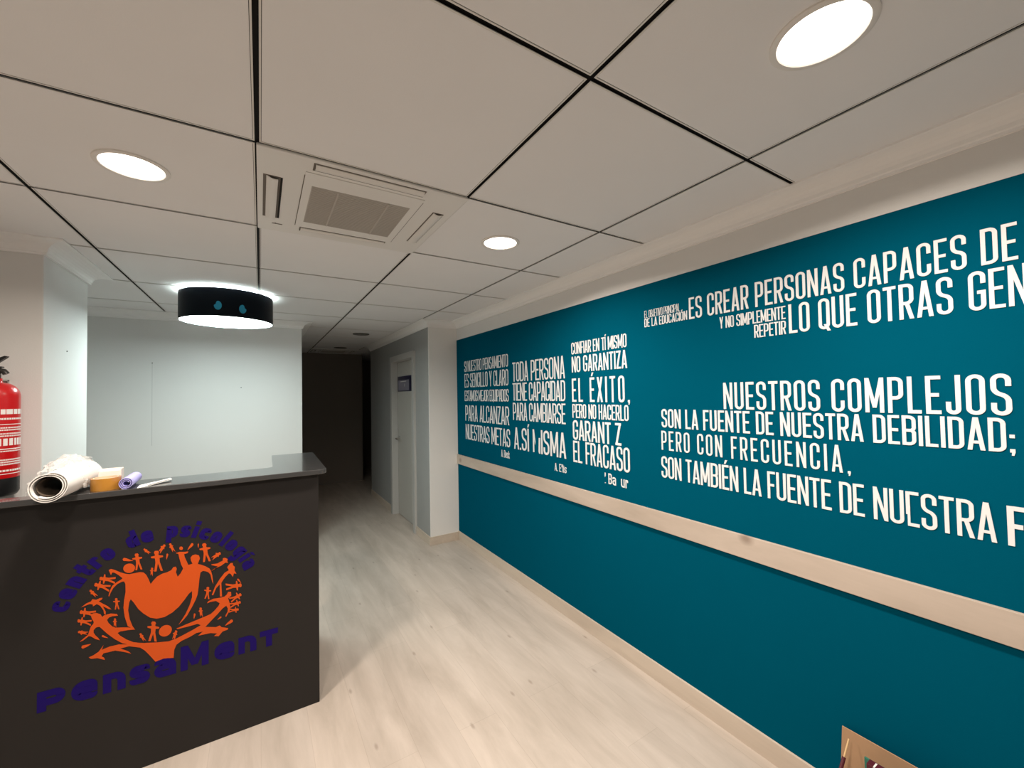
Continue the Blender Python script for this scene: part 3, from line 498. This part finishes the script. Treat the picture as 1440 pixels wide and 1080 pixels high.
[(-0.0982,0.5707),(-0.0962,0.5614),(-0.094,0.5605),(-0.0907,0.5618),(-0.0875,0.559),(-0.087,0.5526),(-0.0897,0.5504),(-0.0933,0.5528),(-0.0955,0.5522),(-0.0958,0.5432),(-0.0985,0.5441),(-0.1003,0.5521),(-0.1074,0.5537),(-0.1237,0.5515),(-0.1241,0.5565),(-0.1104,0.5587),(-0.1249,0.566),(-0.1254,0.571),(-0.1082,0.5633),(-0.1012,0.5626),(-0.1007,0.5707)],
[(-0.4208,0.8994),(-0.4199,0.9034),(-0.4162,0.9045),(-0.414,0.9),(-0.4086,0.899),(-0.4098,0.8961),(-0.3967,0.8817),(-0.4055,0.8856),(-0.4019,0.8769),(-0.4126,0.8892),(-0.4159,0.8882),(-0.4169,0.8957)],
[(-0.355,0.9094),(-0.3506,0.9069),(-0.3488,0.9001),(-0.3529,0.8971),(-0.3527,0.8879),(-0.3559,0.8906),(-0.3676,0.8708),(-0.3656,0.8854),(-0.3736,0.881),(-0.3636,0.8971),(-0.3654,0.9032),(-0.3578,0.9031)],
[(-0.3375,0.9055),(-0.3346,0.909),(-0.3296,0.9072),(-0.3288,0.9009),(-0.3226,0.8958),(-0.3254,0.8938),(-0.3157,0.8694),(-0.3247,0.88),(-0.3242,0.8685),(-0.3319,0.889),(-0.3365,0.8905),(-0.3342,0.8988)],
[(-0.5834,0.7705),(-0.582,0.7748),(-0.5778,0.7751),(-0.5758,0.7695),(-0.5699,0.7672),(-0.5715,0.7643),(-0.5584,0.7452),(-0.5678,0.7516),(-0.5647,0.7411),(-0.5753,0.7573),(-0.5791,0.7569),(-0.5794,0.7655)],
[(-0.5106,0.6403),(-0.5072,0.641),(-0.5037,0.6367),(-0.5049,0.632),(-0.5014,0.6248),(-0.5042,0.625),(-0.5036,0.6025),(-0.5078,0.6151),(-0.5108,0.6069),(-0.5109,0.6255),(-0.5142,0.6293),(-0.5099,0.6337)],
[(-0.4326,0.5524),(-0.4303,0.5556),(-0.4259,0.5541),(-0.4249,0.5484),(-0.4192,0.5438),(-0.4215,0.5419),(-0.4116,0.5197),(-0.4201,0.5293),(-0.4189,0.5188),(-0.4268,0.5374),(-0.4308,0.5387),(-0.4294,0.5464)],
[(-0.316,0.5315),(-0.3114,0.5303),(-0.308,0.5238),(-0.311,0.5195),(-0.3086,0.51),(-0.3122,0.5118),(-0.3181,0.4878),(-0.3198,0.5034),(-0.3261,0.4965),(-0.3208,0.5161),(-0.3239,0.5219),(-0.317,0.5242)],
[(-0.2323,0.6036),(-0.2282,0.605),(-0.2234,0.6006),(-0.2245,0.5947),(-0.2195,0.5867),(-0.223,0.5865),(-0.2201,0.5599),(-0.2264,0.5742),(-0.2293,0.564),(-0.2313,0.5861),(-0.2356,0.59),(-0.2308,0.596)],
[(-0.3957,0.8185),(-0.3923,0.8191),(-0.3889,0.8149),(-0.3904,0.8104),(-0.3873,0.8034),(-0.3901,0.8038),(-0.3907,0.7823),(-0.3942,0.7945),(-0.3977,0.7868),(-0.3968,0.8045),(-0.3999,0.8082),(-0.3954,0.8123)],
[(-0.6141,0.6149),(-0.615,0.6204),(-0.612,0.6241),(-0.6081,0.6203),(-0.6028,0.6227),(-0.6027,0.6185),(-0.5848,0.6102),(-0.5945,0.6089),(-0.5876,0.6008),(-0.6024,0.6083),(-0.6051,0.6048),(-0.609,0.6133)],
[(-0.1593,0.8344),(-0.1549,0.8296),(-0.1548,0.8219),(-0.1607,0.8212),(-0.1634,0.812),(-0.1663,0.8164),(-0.1863,0.8032),(-0.1794,0.8164),(-0.1902,0.8164),(-0.1733,0.8268),(-0.1735,0.8338),(-0.1646,0.8297)],
[(-0.3457,0.8658),(-0.3424,0.867),(-0.3397,0.8631),(-0.3408,0.8567),(-0.3456,0.8411),(-0.3464,0.851)],
[(-0.2605,0.8948),(-0.255,0.8931),(-0.2534,0.8858),(-0.2588,0.8794),(-0.2751,0.8659),(-0.2704,0.8783)],
[(-0.2389,0.8864),(-0.2366,0.888),(-0.2342,0.8855),(-0.2344,0.8804),(-0.2363,0.8676),(-0.2379,0.8751)],
[(-0.6004,0.5497),(-0.6047,0.5552),(-0.6035,0.562),(-0.5964,0.5627),(-0.5768,0.5607),(-0.5856,0.5548)],
[(-0.5457,0.5782),(-0.5466,0.5828),(-0.5438,0.5847),(-0.5393,0.5808),(-0.5282,0.5684),(-0.5353,0.5714)],
[(-0.2516,0.5838),(-0.2484,0.5848),(-0.2456,0.5808),(-0.2467,0.5748),(-0.2515,0.5602),(-0.2523,0.5698)],
[(-0.1558,0.5441),(-0.1525,0.542),(-0.1523,0.5377),(-0.1562,0.5354),(-0.1676,0.5317),(-0.1635,0.5373)],
[(-0.1157,0.5182),(-0.1096,0.5139),(-0.1095,0.5058),(-0.1173,0.5021),(-0.1396,0.4967),(-0.1312,0.5067)],
[(-0.093,0.6927),(-0.092,0.697),(-0.088,0.6965),(-0.0845,0.6903),(-0.077,0.6728),(-0.0839,0.6801)],
[(-0.483,0.868),(-0.4855,0.8753),(-0.4815,0.88),(-0.4736,0.8759),(-0.4533,0.8613),(-0.4651,0.8624)]]

b = MB()
for k, p in enumerate(EMBLEM): b.prism(p, dfn, .0003, .0012 + (k % 5) * .00006)
dk(tag(b.build('tree_emblem', 'orange'), 'orange emblem, a round tree made of small figures'))
# brand word: heavy rounded letters
b = MB(); zb = .349; H = .098
for txt, x0_, wd_, h_ in (('P', -.724, .076, .076), ('e', -.632, .074, .098), ('n', -.542, .068, .098), ('s', -.462, .064, .098), ('a', -.384, .072, .098), ('M', -.297, .098, .104), ('e', -.178, .074, .098), ('n', -.088, .070, .098), ('T', -.004, .074, .076)):
    letters(b, [(txt, 0, wd_, glyph(txt, wd_, h_, .0245, .76))], lambda u, v, d, x0_=x0_: (u + x0_, DY - d, v + zb), .0003, .0011)
dk(tag(b.build('brand_word', 'purple'), 'dark purple word lettering below the orange emblem'))
# arched line of text above the emblem
b = MB(); cx, cz, rad = -.352, .632, .326
ARC = 'centro de psicología'; t = .0180; H = .070
ang = math.radians(165.5); total = math.radians(147)
wid = {'i': .020, 'í': .020, 'l': .020, ' ': .030, 'r': .034, 't': .036, 's': .040}
tot = sum(wid.get(c, .043) + .010 for c in ARC) - .010; sc = total * rad / tot
for c in ARC:
    wd = wid.get(c, .043) * sc; gw = t if c in 'iíl' else wd; mid = ang - wd / 2 / rad
    if c != ' ':
        ca, sa = math.cos(mid - PI / 2), math.sin(mid - PI / 2)
        for k, p in enumerate(glyph(c, gw, H, t, .70)):
            pts = []
            for px, py in p:
                x = px - gw / 2; y = py + rad - H * .35; pts.append((cx + x * ca - y * sa, cz + x * sa + y * ca))
            b.prism(pts, dfn, .0003, .0010 + (k % 9) * .00006)
    else: dk(b.build('arched_word', 'purple')); b = MB()
    ang -= (wd + .010 * sc) / rad
dk(b.build('arched_word', 'purple'))

# ------------------------------------------------------------------ things on the worktop
def cyl_frame(F, B):
    F, B = Vector(F), Vector(B); d = (B - F).normalized(); s = d.cross(Vector((0, 0, 1))).normalized(); u = s.cross(d); return F, d, s, u, (B - F).length
# large paper roll, spirally wound
F, B, r0 = (-.652, 2.135, DTOP + .0555), (-.640, 2.470, DTOP + .0555), .0545
root = thing('paper_roll', 'thick loosely wound roll of white paper overhanging the worktop edge', 'paper roll', (-.646, 2.30, DTOP))
Fv, d, s, u, Ln = cyl_frame(F, B); b = MB(); n = 110; turns = 2.6; th = .0022; vs = []; fs = []
for i in range(n + 1):
    a = -2.2 + 2 * PI * turns * i / n; rr = .036 + (r0 - .036 - th) * (i / n) ** 1.0
    for rad_ in (rr, rr + th):
        for zz in (0, Ln):
            wob = .0012 * math.sin(3 * a + zz * 9)
            p = Fv + d * (zz + .006 * math.sin(a) * (1 if zz == 0 else -1)) + (s * math.cos(a) + u * math.sin(a)) * (rad_ + wob * i / n); vs.append(p - Vector(root.location))
for i in range(n):
    o_ = i * 4; q = o_ + 4
    fs += [(o_ + 2, o_ + 3, q + 3, q + 2), (o_, q, q + 1, o_ + 1), (o_, o_ + 2, q + 2, q), (o_ + 1, q + 1, q + 3, o_ + 3)]
fs += [(0, 1, 3, 2), (n * 4, n * 4 + 2, n * 4 + 3, n * 4 + 1)]
b.add(vs, fs); b.build('paper_sheet', 'paper', root, smooth=True)
b = MB(); b.tube([Fv + d * .012 - Vector(root.location), Fv + d * (Ln - .012) - Vector(root.location)], .0345, 32, cap=False)
b.tube([Fv + d * .012 - Vector(root.location), Fv + d * (Ln - .012) - Vector(root.location)], .0325, 32, cap=False); b.build('core_tube', 'core', root, smooth=True)
# crumpled clear film behind and over the roll
import mathutils
b = MB(); nu, nv = 46, 26; c0 = Vector((-.664, 2.315, DTOP)); vs = []
for i in range(nu + 1):
    for j in range(nv + 1):
        uu = i / nu; vv = j / nv; a = PI * (.02 + .93 * uu)
        rx = .080; rz = .140 * (.72 + .28 * math.sin(PI * vv)); y = -.055 + .27 * vv
        p = Vector((-.006 + rx * -math.cos(a), y, rz * math.sin(a) + .003))
        nz = mathutils.noise.noise_vector(p * 30) * .012 + mathutils.noise.noise_vector(p * 75) * .008
        k = min(1, math.sin(a) * 2.2); q = p + nz * k; q.z = max(.002, q.z); q.x = min(q.x, .16); vs.append(q)
fs = [(i * (nv + 1) + j, i * (nv + 1) + j + 1, (i + 1) * (nv + 1) + j + 1, (i + 1) * (nv + 1) + j) for i in range(nu) for j in range(nv)]
b.add(vs, fs); o = b.build('plastic_wrap', 'film', root, loc=c0 - Vector(root.location)); o['label'] = 'crumpled clear plastic wrapping'
# brown parcel tape
root = thing('tape_roll', 'roll of brown parcel tape lying flat beside the white paper roll', 'tape', (-.543, 2.325, DTOP + .0004))
MB().lathe([(.0385, 0), (.0465, 0), (.0465, .048), (.0385, .048), (.0385, 0)], 48).build('tape_winding', 'tape', root, smooth=True)
MB().lathe([(.0350, 0), (.0383, 0), (.0383, .049), (.0350, .049), (.0350, 0)], 48).build('cardboard_core', 'tape_core', root, smooth=True)
# small pale carton
root = thing('small_carton', 'small pale open carton standing behind the brown tape', 'box', (-.565, 2.445, DTOP + .0004))
b = MB(); b.box(-.047, -.022, 0, .047, .022, .002); b.box(-.047, -.022, .002, -.045, .022, .066); b.box(.045, -.022, .002, .047, .022, .066); b.box(-.045, -.022, .002, .045, -.020, .060); b.box(-.045, .020, .002, .045, .022, .068)
b.build('carton_body', 'carton_pale', root); MB().box(-.0448, -.0198, .004, .0448, .0198, .050).build('carton_contents', 'paper_white', root)
# lavender roll
F, B = (-.468, 2.262, DTOP + .0255), (-.470, 2.425, DTOP + .0255)
root = thing('lavender_roll', 'small lavender rolled sheet right of the brown tape', 'roll', (-.469, 2.34, DTOP))
Fv, d, s, u, Ln = cyl_frame(F, B); n = 90; turns = 2.7; th = .0020; vs = []; fs = []
for i in range(n + 1):
    a = .4 + 2 * PI * turns * i / n; rr = .008 + (.0245 - .008 - th) * i / n
    for rad_ in (rr, rr + th):
        for zz in (0, Ln): vs.append(Fv + d * zz + (s * math.cos(a) + u * math.sin(a)) * rad_ - Vector(root.location))
for i in range(n):
    o_ = i * 4; q = o_ + 4
    fs += [(o_ + 2, o_ + 3, q + 3, q + 2), (o_, q, q + 1, o_ + 1), (o_, o_ + 2, q + 2, q), (o_ + 1, q + 1, q + 3, o_ + 3)]
fs += [(0, 1, 3, 2), (n * 4, n * 4 + 2, n * 4 + 3, n * 4 + 1)]
MB().add(vs, fs).build('rolled_sheet', 'lavender', root, smooth=True)
# folded paper strip
b = MB(); z = .0006
pl = [(-.435, 2.262), (-.405, 2.285), (-.338, 2.372), (-.345, 2.400), (-.400, 2.372), (-.440, 2.330)]
b.prism([(x + .39, y - 2.33) for x, y in pl], lambda u, v, d: (u, v, d + .006 * max(0, (u + .045)) / .1 * (1 if v > 0 else .2)), z, z + .0012)
b.prism([(x + .39, y - 2.33) for x, y in [(-.405, 2.287), (-.342, 2.374), (-.346, 2.392), (-.415, 2.318)]], lambda u, v, d: (u, v, d + .008 * max(0, (u + .045)) / .1), z + .0016, z + .0040)
tag(b.build('paper_strip', 'paper_white', None, loc=(-.39, 2.33, DTOP)), 'folded white paper strip lying flat on the worktop', 'paper')

# ------------------------------------------------------------------ fire extinguisher on the left pier
root = thing('fire_extinguisher', 'red fire extinguisher hung on the white left pier', 'fire extinguisher', (-1.003, 2.738, EYE - .413))
prof = [(0, .0), (.060, .0), (.070, .006), (.0770, .020), (.0770, .082)]
MB().lathe(prof + [(.0, .082)], 48).build('base_ring', 'black', root, smooth=True)
body = [(.0760, .0825), (.0775, .088), (.0775, .440)] + [(.0775 - .0505 * (1 - math.cos(t * PI / 2 / 10)), .440 + .062 * math.sin(t * PI / 2 / 10)) for t in range(1, 11)] + [(.024, .510), (.024, .521), (0, .521)]
body = MB().lathe(body, 56).build('cylinder', 'red', root, smooth=True)
b = MB(); random.seed(3)
def strip(z0, z1, a0, a1):
    n = max(2, int((a1 - a0) / .06)); vs = []
    for rr in (.0777, .0780):
        for zz in (z0, z1):
            for i in range(n + 1):
                a = a0 + (a1 - a0) * i / n; vs.append((rr * math.cos(a), rr * math.sin(a), zz))
    k = n + 1; fs = []
    for i in range(n): fs += [(2 * k + i, 2 * k + i + 1, 3 * k + i + 1, 3 * k + i)]
    b.add(vs, fs)
for (z0, z1, seg, fill) in [(.362, .384, .30, .86), (.338, .346, .10, .8), (.316, .319, 9, 1), (.300, .306, .07, .75), (.290, .296, .07, .75), (.274, .280, .06, .75), (.264, .270, .06, .75),
                            (.225, .256, .22, .72), (.208, .212, 9, 1), (.198, .203, .06, .8), (.160, .166, .05, .8), (.150, .156, .05, .8), (.140, .146, .05, .8), (.112, .120, .14, .8), (.100, .103, 9, 1)]:
    a = -2.6
    while a < .18:
        e = min(.22, a + seg * random.uniform(.7, 1.2)); strip(z0, z1, a, a + (e - a) * fill); a = e
b.build('printed_label', 'label_white', body)
b = MB(); b.lathe([(.020, .521), (.020, .545), (.013, .547), (.013, .568), (0, .568)], 24); b.box(-.016, -.020, .545, .016, .020, .569)
b.tube([(.012, 0, .556), (.030, -.002, .553), (.037, -.002, .541)], .0115, 12); valve = b.build('valve', 'black_metal', root, smooth=True)
b = MB(); b.box(-.012, -.012, .569, .026, .012, .574)
b.prism([(-.015, .574), (.010, .588), (.036, .612), (.042, .620), (.034, .622), (.000, .604), (-.02, .583)], lambda u, v, d: (u, d, v), -.011, .011); b.build('lever', 'black', root, bevel=.001)
b = MB(); pts = [(-.02, -.01, .540), (-.06, -.02, .548), (-.10, -.03, .52), (-.108, -.035, .45), (-.100, -.035, .30), (-.095, -.035, .16)]
b.tube(pts, [.009] * 4 + [.010, .012], 12); b.build('hose', 'black', root, smooth=True)
b = MB(); b.box(-.012, .079, .40, .012, .0955, .5165); b.box(-.012, .0, .5115, .012, .0955, .5165); b.build('wall_bracket', 'chrome', root)

# ------------------------------------------------------------------ ceiling lamps
def downlight(lit):
    root = thing('ceiling_light', '', 'ceiling light', (0, 0, ZC), None)
    MB().lathe([(.097, 0), (.097, -.004), (.094, -.006), (.0835, -.006), (.0815, -.0035), (.0815, 0)], 64).build('trim_ring', 'ring' if lit else 'ring_dark', root, smooth=True)
    MB().lathe([(.0815, -.0008), (.0815, -.003), (.0, -.003)], 64).build('diffuser', 'lamp_on' if lit else 'lamp_off', root)
    if lit:
        ld = bpy.data.lights.new('downlight', 'AREA'); ld.shape = 'DISK'; ld.size = .155; ld.energy = LAMP_W; ld.color = WARM; ld.spread = math.radians(LAMP_SPREAD)
        lo = bpy.data.objects.new('downlight_beam', ld); COL.objects.link(lo); lo.parent = root; lo.location = (0, 0, -.0045)
    return root
A_ = downlight(True); A_.location = (-.357, 1.780, ZC); tag(A_, 'lit round downlight left of the ceiling cassette', 'ceiling light', 'lit recessed downlights')
for (x, y, lab) in [(1.043, 1.780, 'lit round downlight right of the ceiling cassette'), (1.043, .380, 'large lit round downlight nearest the viewer above the teal wall'),
                    (-.357, .380, 'lit round downlight out of view above the viewer')]:
    c = copy_tree(A_); c.location = (x, y, ZC); c['label'] = lab
D_ = downlight(False); D_.location = (1.061, 5.255, ZC); tag(D_, 'unlit round downlight in the dark corridor ceiling nearer the door', 'ceiling light', 'unlit corridor downlights')
c = copy_tree(D_); c.location = (1.075, 6.86, ZC); c['label'] = 'unlit round downlight in the corridor ceiling near the far wall'

# pendant drum lamp
PC = (-.2025, 3.65); PR = .287; pb, pt = EYE + .560, EYE + .755
root = thing('pendant_lamp', 'black drum pendant lamp glowing white above the reception desk', 'pendant lamp', (PC[0], PC[1], ZC))
z0, z1 = pb - ZC, pt - ZC
sh = MB().lathe([(PR - .004, z0), (PR, z0), (PR, z1), (PR - .004, z1), (PR - .004, z0)], 96).build('shade', 'shade', root, smooth=True)
MB().lathe([(PR - .0045, z0 + .012), (PR - .0045, z1 - .001), (PR - .0055, z1 - .001), (PR - .0055, z0 + .012), (PR - .0045, z0 + .012)], 96).build('shade_lining', 'shade_in', root, smooth=True)
MB().lathe([(PR - .006, z0 + .010), (PR - .006, z0 + .004), (0, z0 + .004)], 96).build('diffuser', 'pend_down', root)
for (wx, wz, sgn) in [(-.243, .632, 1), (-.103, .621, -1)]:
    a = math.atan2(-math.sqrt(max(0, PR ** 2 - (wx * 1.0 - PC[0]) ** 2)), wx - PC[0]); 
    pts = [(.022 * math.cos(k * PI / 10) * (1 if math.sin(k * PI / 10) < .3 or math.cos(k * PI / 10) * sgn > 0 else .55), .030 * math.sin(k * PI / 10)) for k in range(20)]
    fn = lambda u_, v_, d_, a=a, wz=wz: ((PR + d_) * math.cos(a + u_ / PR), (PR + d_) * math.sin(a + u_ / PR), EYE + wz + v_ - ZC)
    MB().prism(pts, fn, .0004, .0010).build('painted_glow', 'painted_glow', sh)  # glow of the bulbs, painted as flat teal patches
for k in range(3):
    a = 2 * PI * k / 3 + .4
    b = MB().lathe([(0.0001, -.036), (.018, -.030), (.028, -.012), (.028, .004), (.018, .02), (.0001, .028)], 20, (.075 * math.cos(a), .075 * math.sin(a), EYE + .700 - ZC))
    b.build('bulb', 'pend_bulb', root, smooth=True)
b = MB(); b.lathe([(0, 0), (.05, 0), (.05, -.012), (.0, -.012)], 32); b.tube([(0, 0, -.012), (0, 0, z0 + .03)], .006)
for k in range(3):
    a = 2 * PI * k / 3 + .4; b.tube([(0, 0, z1 - .045), (.08 * math.cos(a), .08 * math.sin(a), z1 - .045)], .004); b.tube([(.08 * math.cos(a), .08 * math.sin(a), z1 - .045), ((PR - .006) * math.cos(a), (PR - .006) * math.sin(a), z1 - .02)], .002)
b.build('hanger', 'casing', root)

# ------------------------------------------------------------------ ceiling cassette
def cassette():
    root = thing('ceiling_cassette', '', 'air conditioner', (0, 0, ZC))
    b = MB(); b.prism([(-.352, -.352), (.352, -.352), (.352, .352), (-.352, .352)], lambda u, v, d: (u, v, -d), -.001, .0095)
    b.build('fascia', 'plastic_white', root, bevel=.003)
    z = -.0285
    b = MB()          # four outlet recess frames
    for (x0, y0, x1, y1) in [(-.196, -.311, .176, -.263), (-.196, .254, .172, .299), (-.334, -.162, -.282, .200), (.255, -.162, .302, .192)]: b.box(x0, y0, z - .0006, x1, y1, z + .004)
    b.build('outlet_recess', 'line', root)
    def flap(x0, y0, x1, y1, tilt=0): 
        b = MB(); nx = x1 - x0 > y1 - y0
        n = 8; w_ = (y1 - y0) if nx else (x1 - x0); lo = (x0, x1) if nx else (y0, y1); c = (y0 + y1) / 2 if nx else (x0 + x1) / 2; vs = []
        for e in lo:
            for i in range(n + 1):
                q = -.5 + i / n; dz = -.003 - .006 * math.cos(PI * q) + tilt * q * w_; pos = c + q * w_ * .98
                vs.append((e, pos, z + dz) if nx else (pos, e, z + dz))
        vs += [(v[0], v[1], v[2] + .003) for v in vs]; k = n + 1; fs = []
        for i in range(n): fs += [(i, i + 1, k + i + 1, k + i), (2 * k + i, 3 * k + i, 3 * k + i + 1, 2 * k + i + 1), (i, 2 * k + i, 2 * k + i + 1, i + 1), (k + i, k + i + 1, 3 * k + i + 1, 3 * k + i)]
        fs += [(0, k, 3 * k, 2 * k), (n, 2 * k + n, 3 * k + n, k + n)]
        b.add(vs, fs); b.build('louver', 'flap', root, smooth=True)
    flap(-.190, -.307, .171, -.270); flap(-.192, .258, .168, .292); flap(-.331, -.158, -.290, .197, -.35); flap(.259, -.158, .299, .188)
    b = MB(); b.box(-.283, -.160, z - .0012, -.2765, .198, z + .002); b.build('outlet_gap', 'slot', root)
    b = MB(); b.prism([(-.214, -.245), (.192, -.245), (.192, .236), (-.214, .236)], lambda u, v, d: (u, v, -d), .027, .031); g = b.build('intake_panel', 'plastic_white', root, bevel=.001)
    for x_ in (-.2165, .1922): MB().box(x_, -.22, z - .0008, x_ + .0023, .24, z + .001).build('panel_joint', 'line', root)
    b = MB(); b.box(-.188, -.156, -.0318, .162, .182, -.030); g2 = b.build('intake_grille', 'grille', root)
    b = MB()
    for i in range(34): y = -.150 + i * .0098; b.box(-.185, y, -.0332, .159, y + .0045, -.0318)
    for x in (-.103, .077): b.box(x, -.154, -.0340, x + .006, .180, -.0318)
    b.build('grille_slat', 'grille', g2)
    b = MB(); b.box(-.300, .262, z - .0012, -.262, .267, z); b.box(-.29, .256, z - .0012, -.285, .262, z); b.build('status_light', 'line', root)
    for ch in [h_ for h_ in root.children_recursive if not h_.name.startswith('fascia')]:
        ch.data.transform(Matrix.Translation((.0092, -.0137, .0185)) @ Matrix.Diagonal((1.0269, 1.0269, 1, 1)))
    return root
ac = cassette(); ac.location = (.343, 1.7799, ZC); tag(ac, 'square white air conditioning cassette between the two front downlights', 'air conditioner', 'ceiling air conditioning cassettes')
c = copy_tree(ac); c.location = (1.043, 7.40, ZC); c['label'] = 'white air conditioning cassette in the dark end of the corridor ceiling'

# ------------------------------------------------------------------ cardboard box by the teal wall
root = thing('cardboard_box', 'open brown cardboard box on the floor against the teal wall', 'box', (1.60, .44, 0.0))
bx0, bx1, by0, by1, bh, t = 1.44 - 1.60, 1.772 - 1.60, .215 - .44, .668 - .44, .14, .004
b = MB(); b.box(bx0, by0, 0, bx1, by1, t); b.box(bx0, by0, t, bx0 + t, by1, bh); b.box(bx1 - t, by0, t, bx1, by1, bh); b.box(bx0 + t, by0, t, bx1 - t, by0 + t, bh); b.box(bx0 + t, by1 - t, t, bx1 - t, by1, bh)
b.build('box_body', 'cardboard', root)
b = MB(); b.prism([(by0, bh), (by1, bh), (by1 - .010, EYE - 1.207), (by0 + .01, EYE - 1.207)], lambda u, v, d: (d, u, v), bx1 - t, bx1); b.build('back_flap', 'cardboard', root)
b = MB(); b.prism([(by0, bh), (by1, bh), (by1, bh - .10), (by0, bh - .10)], lambda u, v, d: (d - (bh - v) * .25, u, v), bx0 - t, bx0 - .0005); b.build('front_flap', 'cardboard', root)
root = thing('box_file', 'maroon box file with a white stripe standing in the cardboard box', 'file', (1.672, .45, .0045))
MB().box(-.014, -.105, 0, .014, .105, .318).build('case', 'maroon', root, bevel=.001)
b = MB(); b.box(-.0147, .084, .02, -.0141, .0885, .3186); b.box(-.0147, .084, .3181, .010, .0885, .3186); b.build('stripe', 'label_white', root)
tag(MB().box(-.003, -.11, 0, .003, .130, .308).build('green_folder', 'green', None, bevel=.0005, loc=(1.697, .442, .0045)), 'green folder standing behind the maroon box file in the box', 'folder')
root = thing('paint_brush', 'thin pale stick with maroon grip leaning in the cardboard box', 'stick', (1.530, .652, .009))
b = MB(); p0, p1 = Vector((0, 0, 0)), Vector((.208, -.024, .303)); b.tube([p0.lerp(p1, .78), p1], .0028, 10); b.build('stick_tip', 'stick', root, smooth=True)
b = MB(); b.tube([p0, p0.lerp(p1, .3), p0.lerp(p1, .84)], [.0045, .0060, .0055], 10); b.build('stick_grip', 'maroon', root, smooth=True)

# ------------------------------------------------------------------ small fixings left in the walls
def fixing(loc, ax, label):
    b = MB(); b.lathe([(0, 0), (.0045, .0), (.004, .002), (0, .0026)], 12)
    for i, p in enumerate(b.v): b.v[i] = (p[0], -p[2], p[1]) if ax == 'y' else (p[2], p[0], p[1])
    tag(b.build('wall_screw', 'screw', None, loc=loc), label, 'screw', 'screws left in the white walls')
fixing((-.806, YA, EYE + .325), 'y', 'dark screw high on the left of the alcove wall')
fixing((-.157, YA, EYE + .106), 'y', 'dark screw near the middle of the alcove wall')
fixing((PX, 3.116, EYE + .270), 'x', 'small dark screw on the side of the left pier')
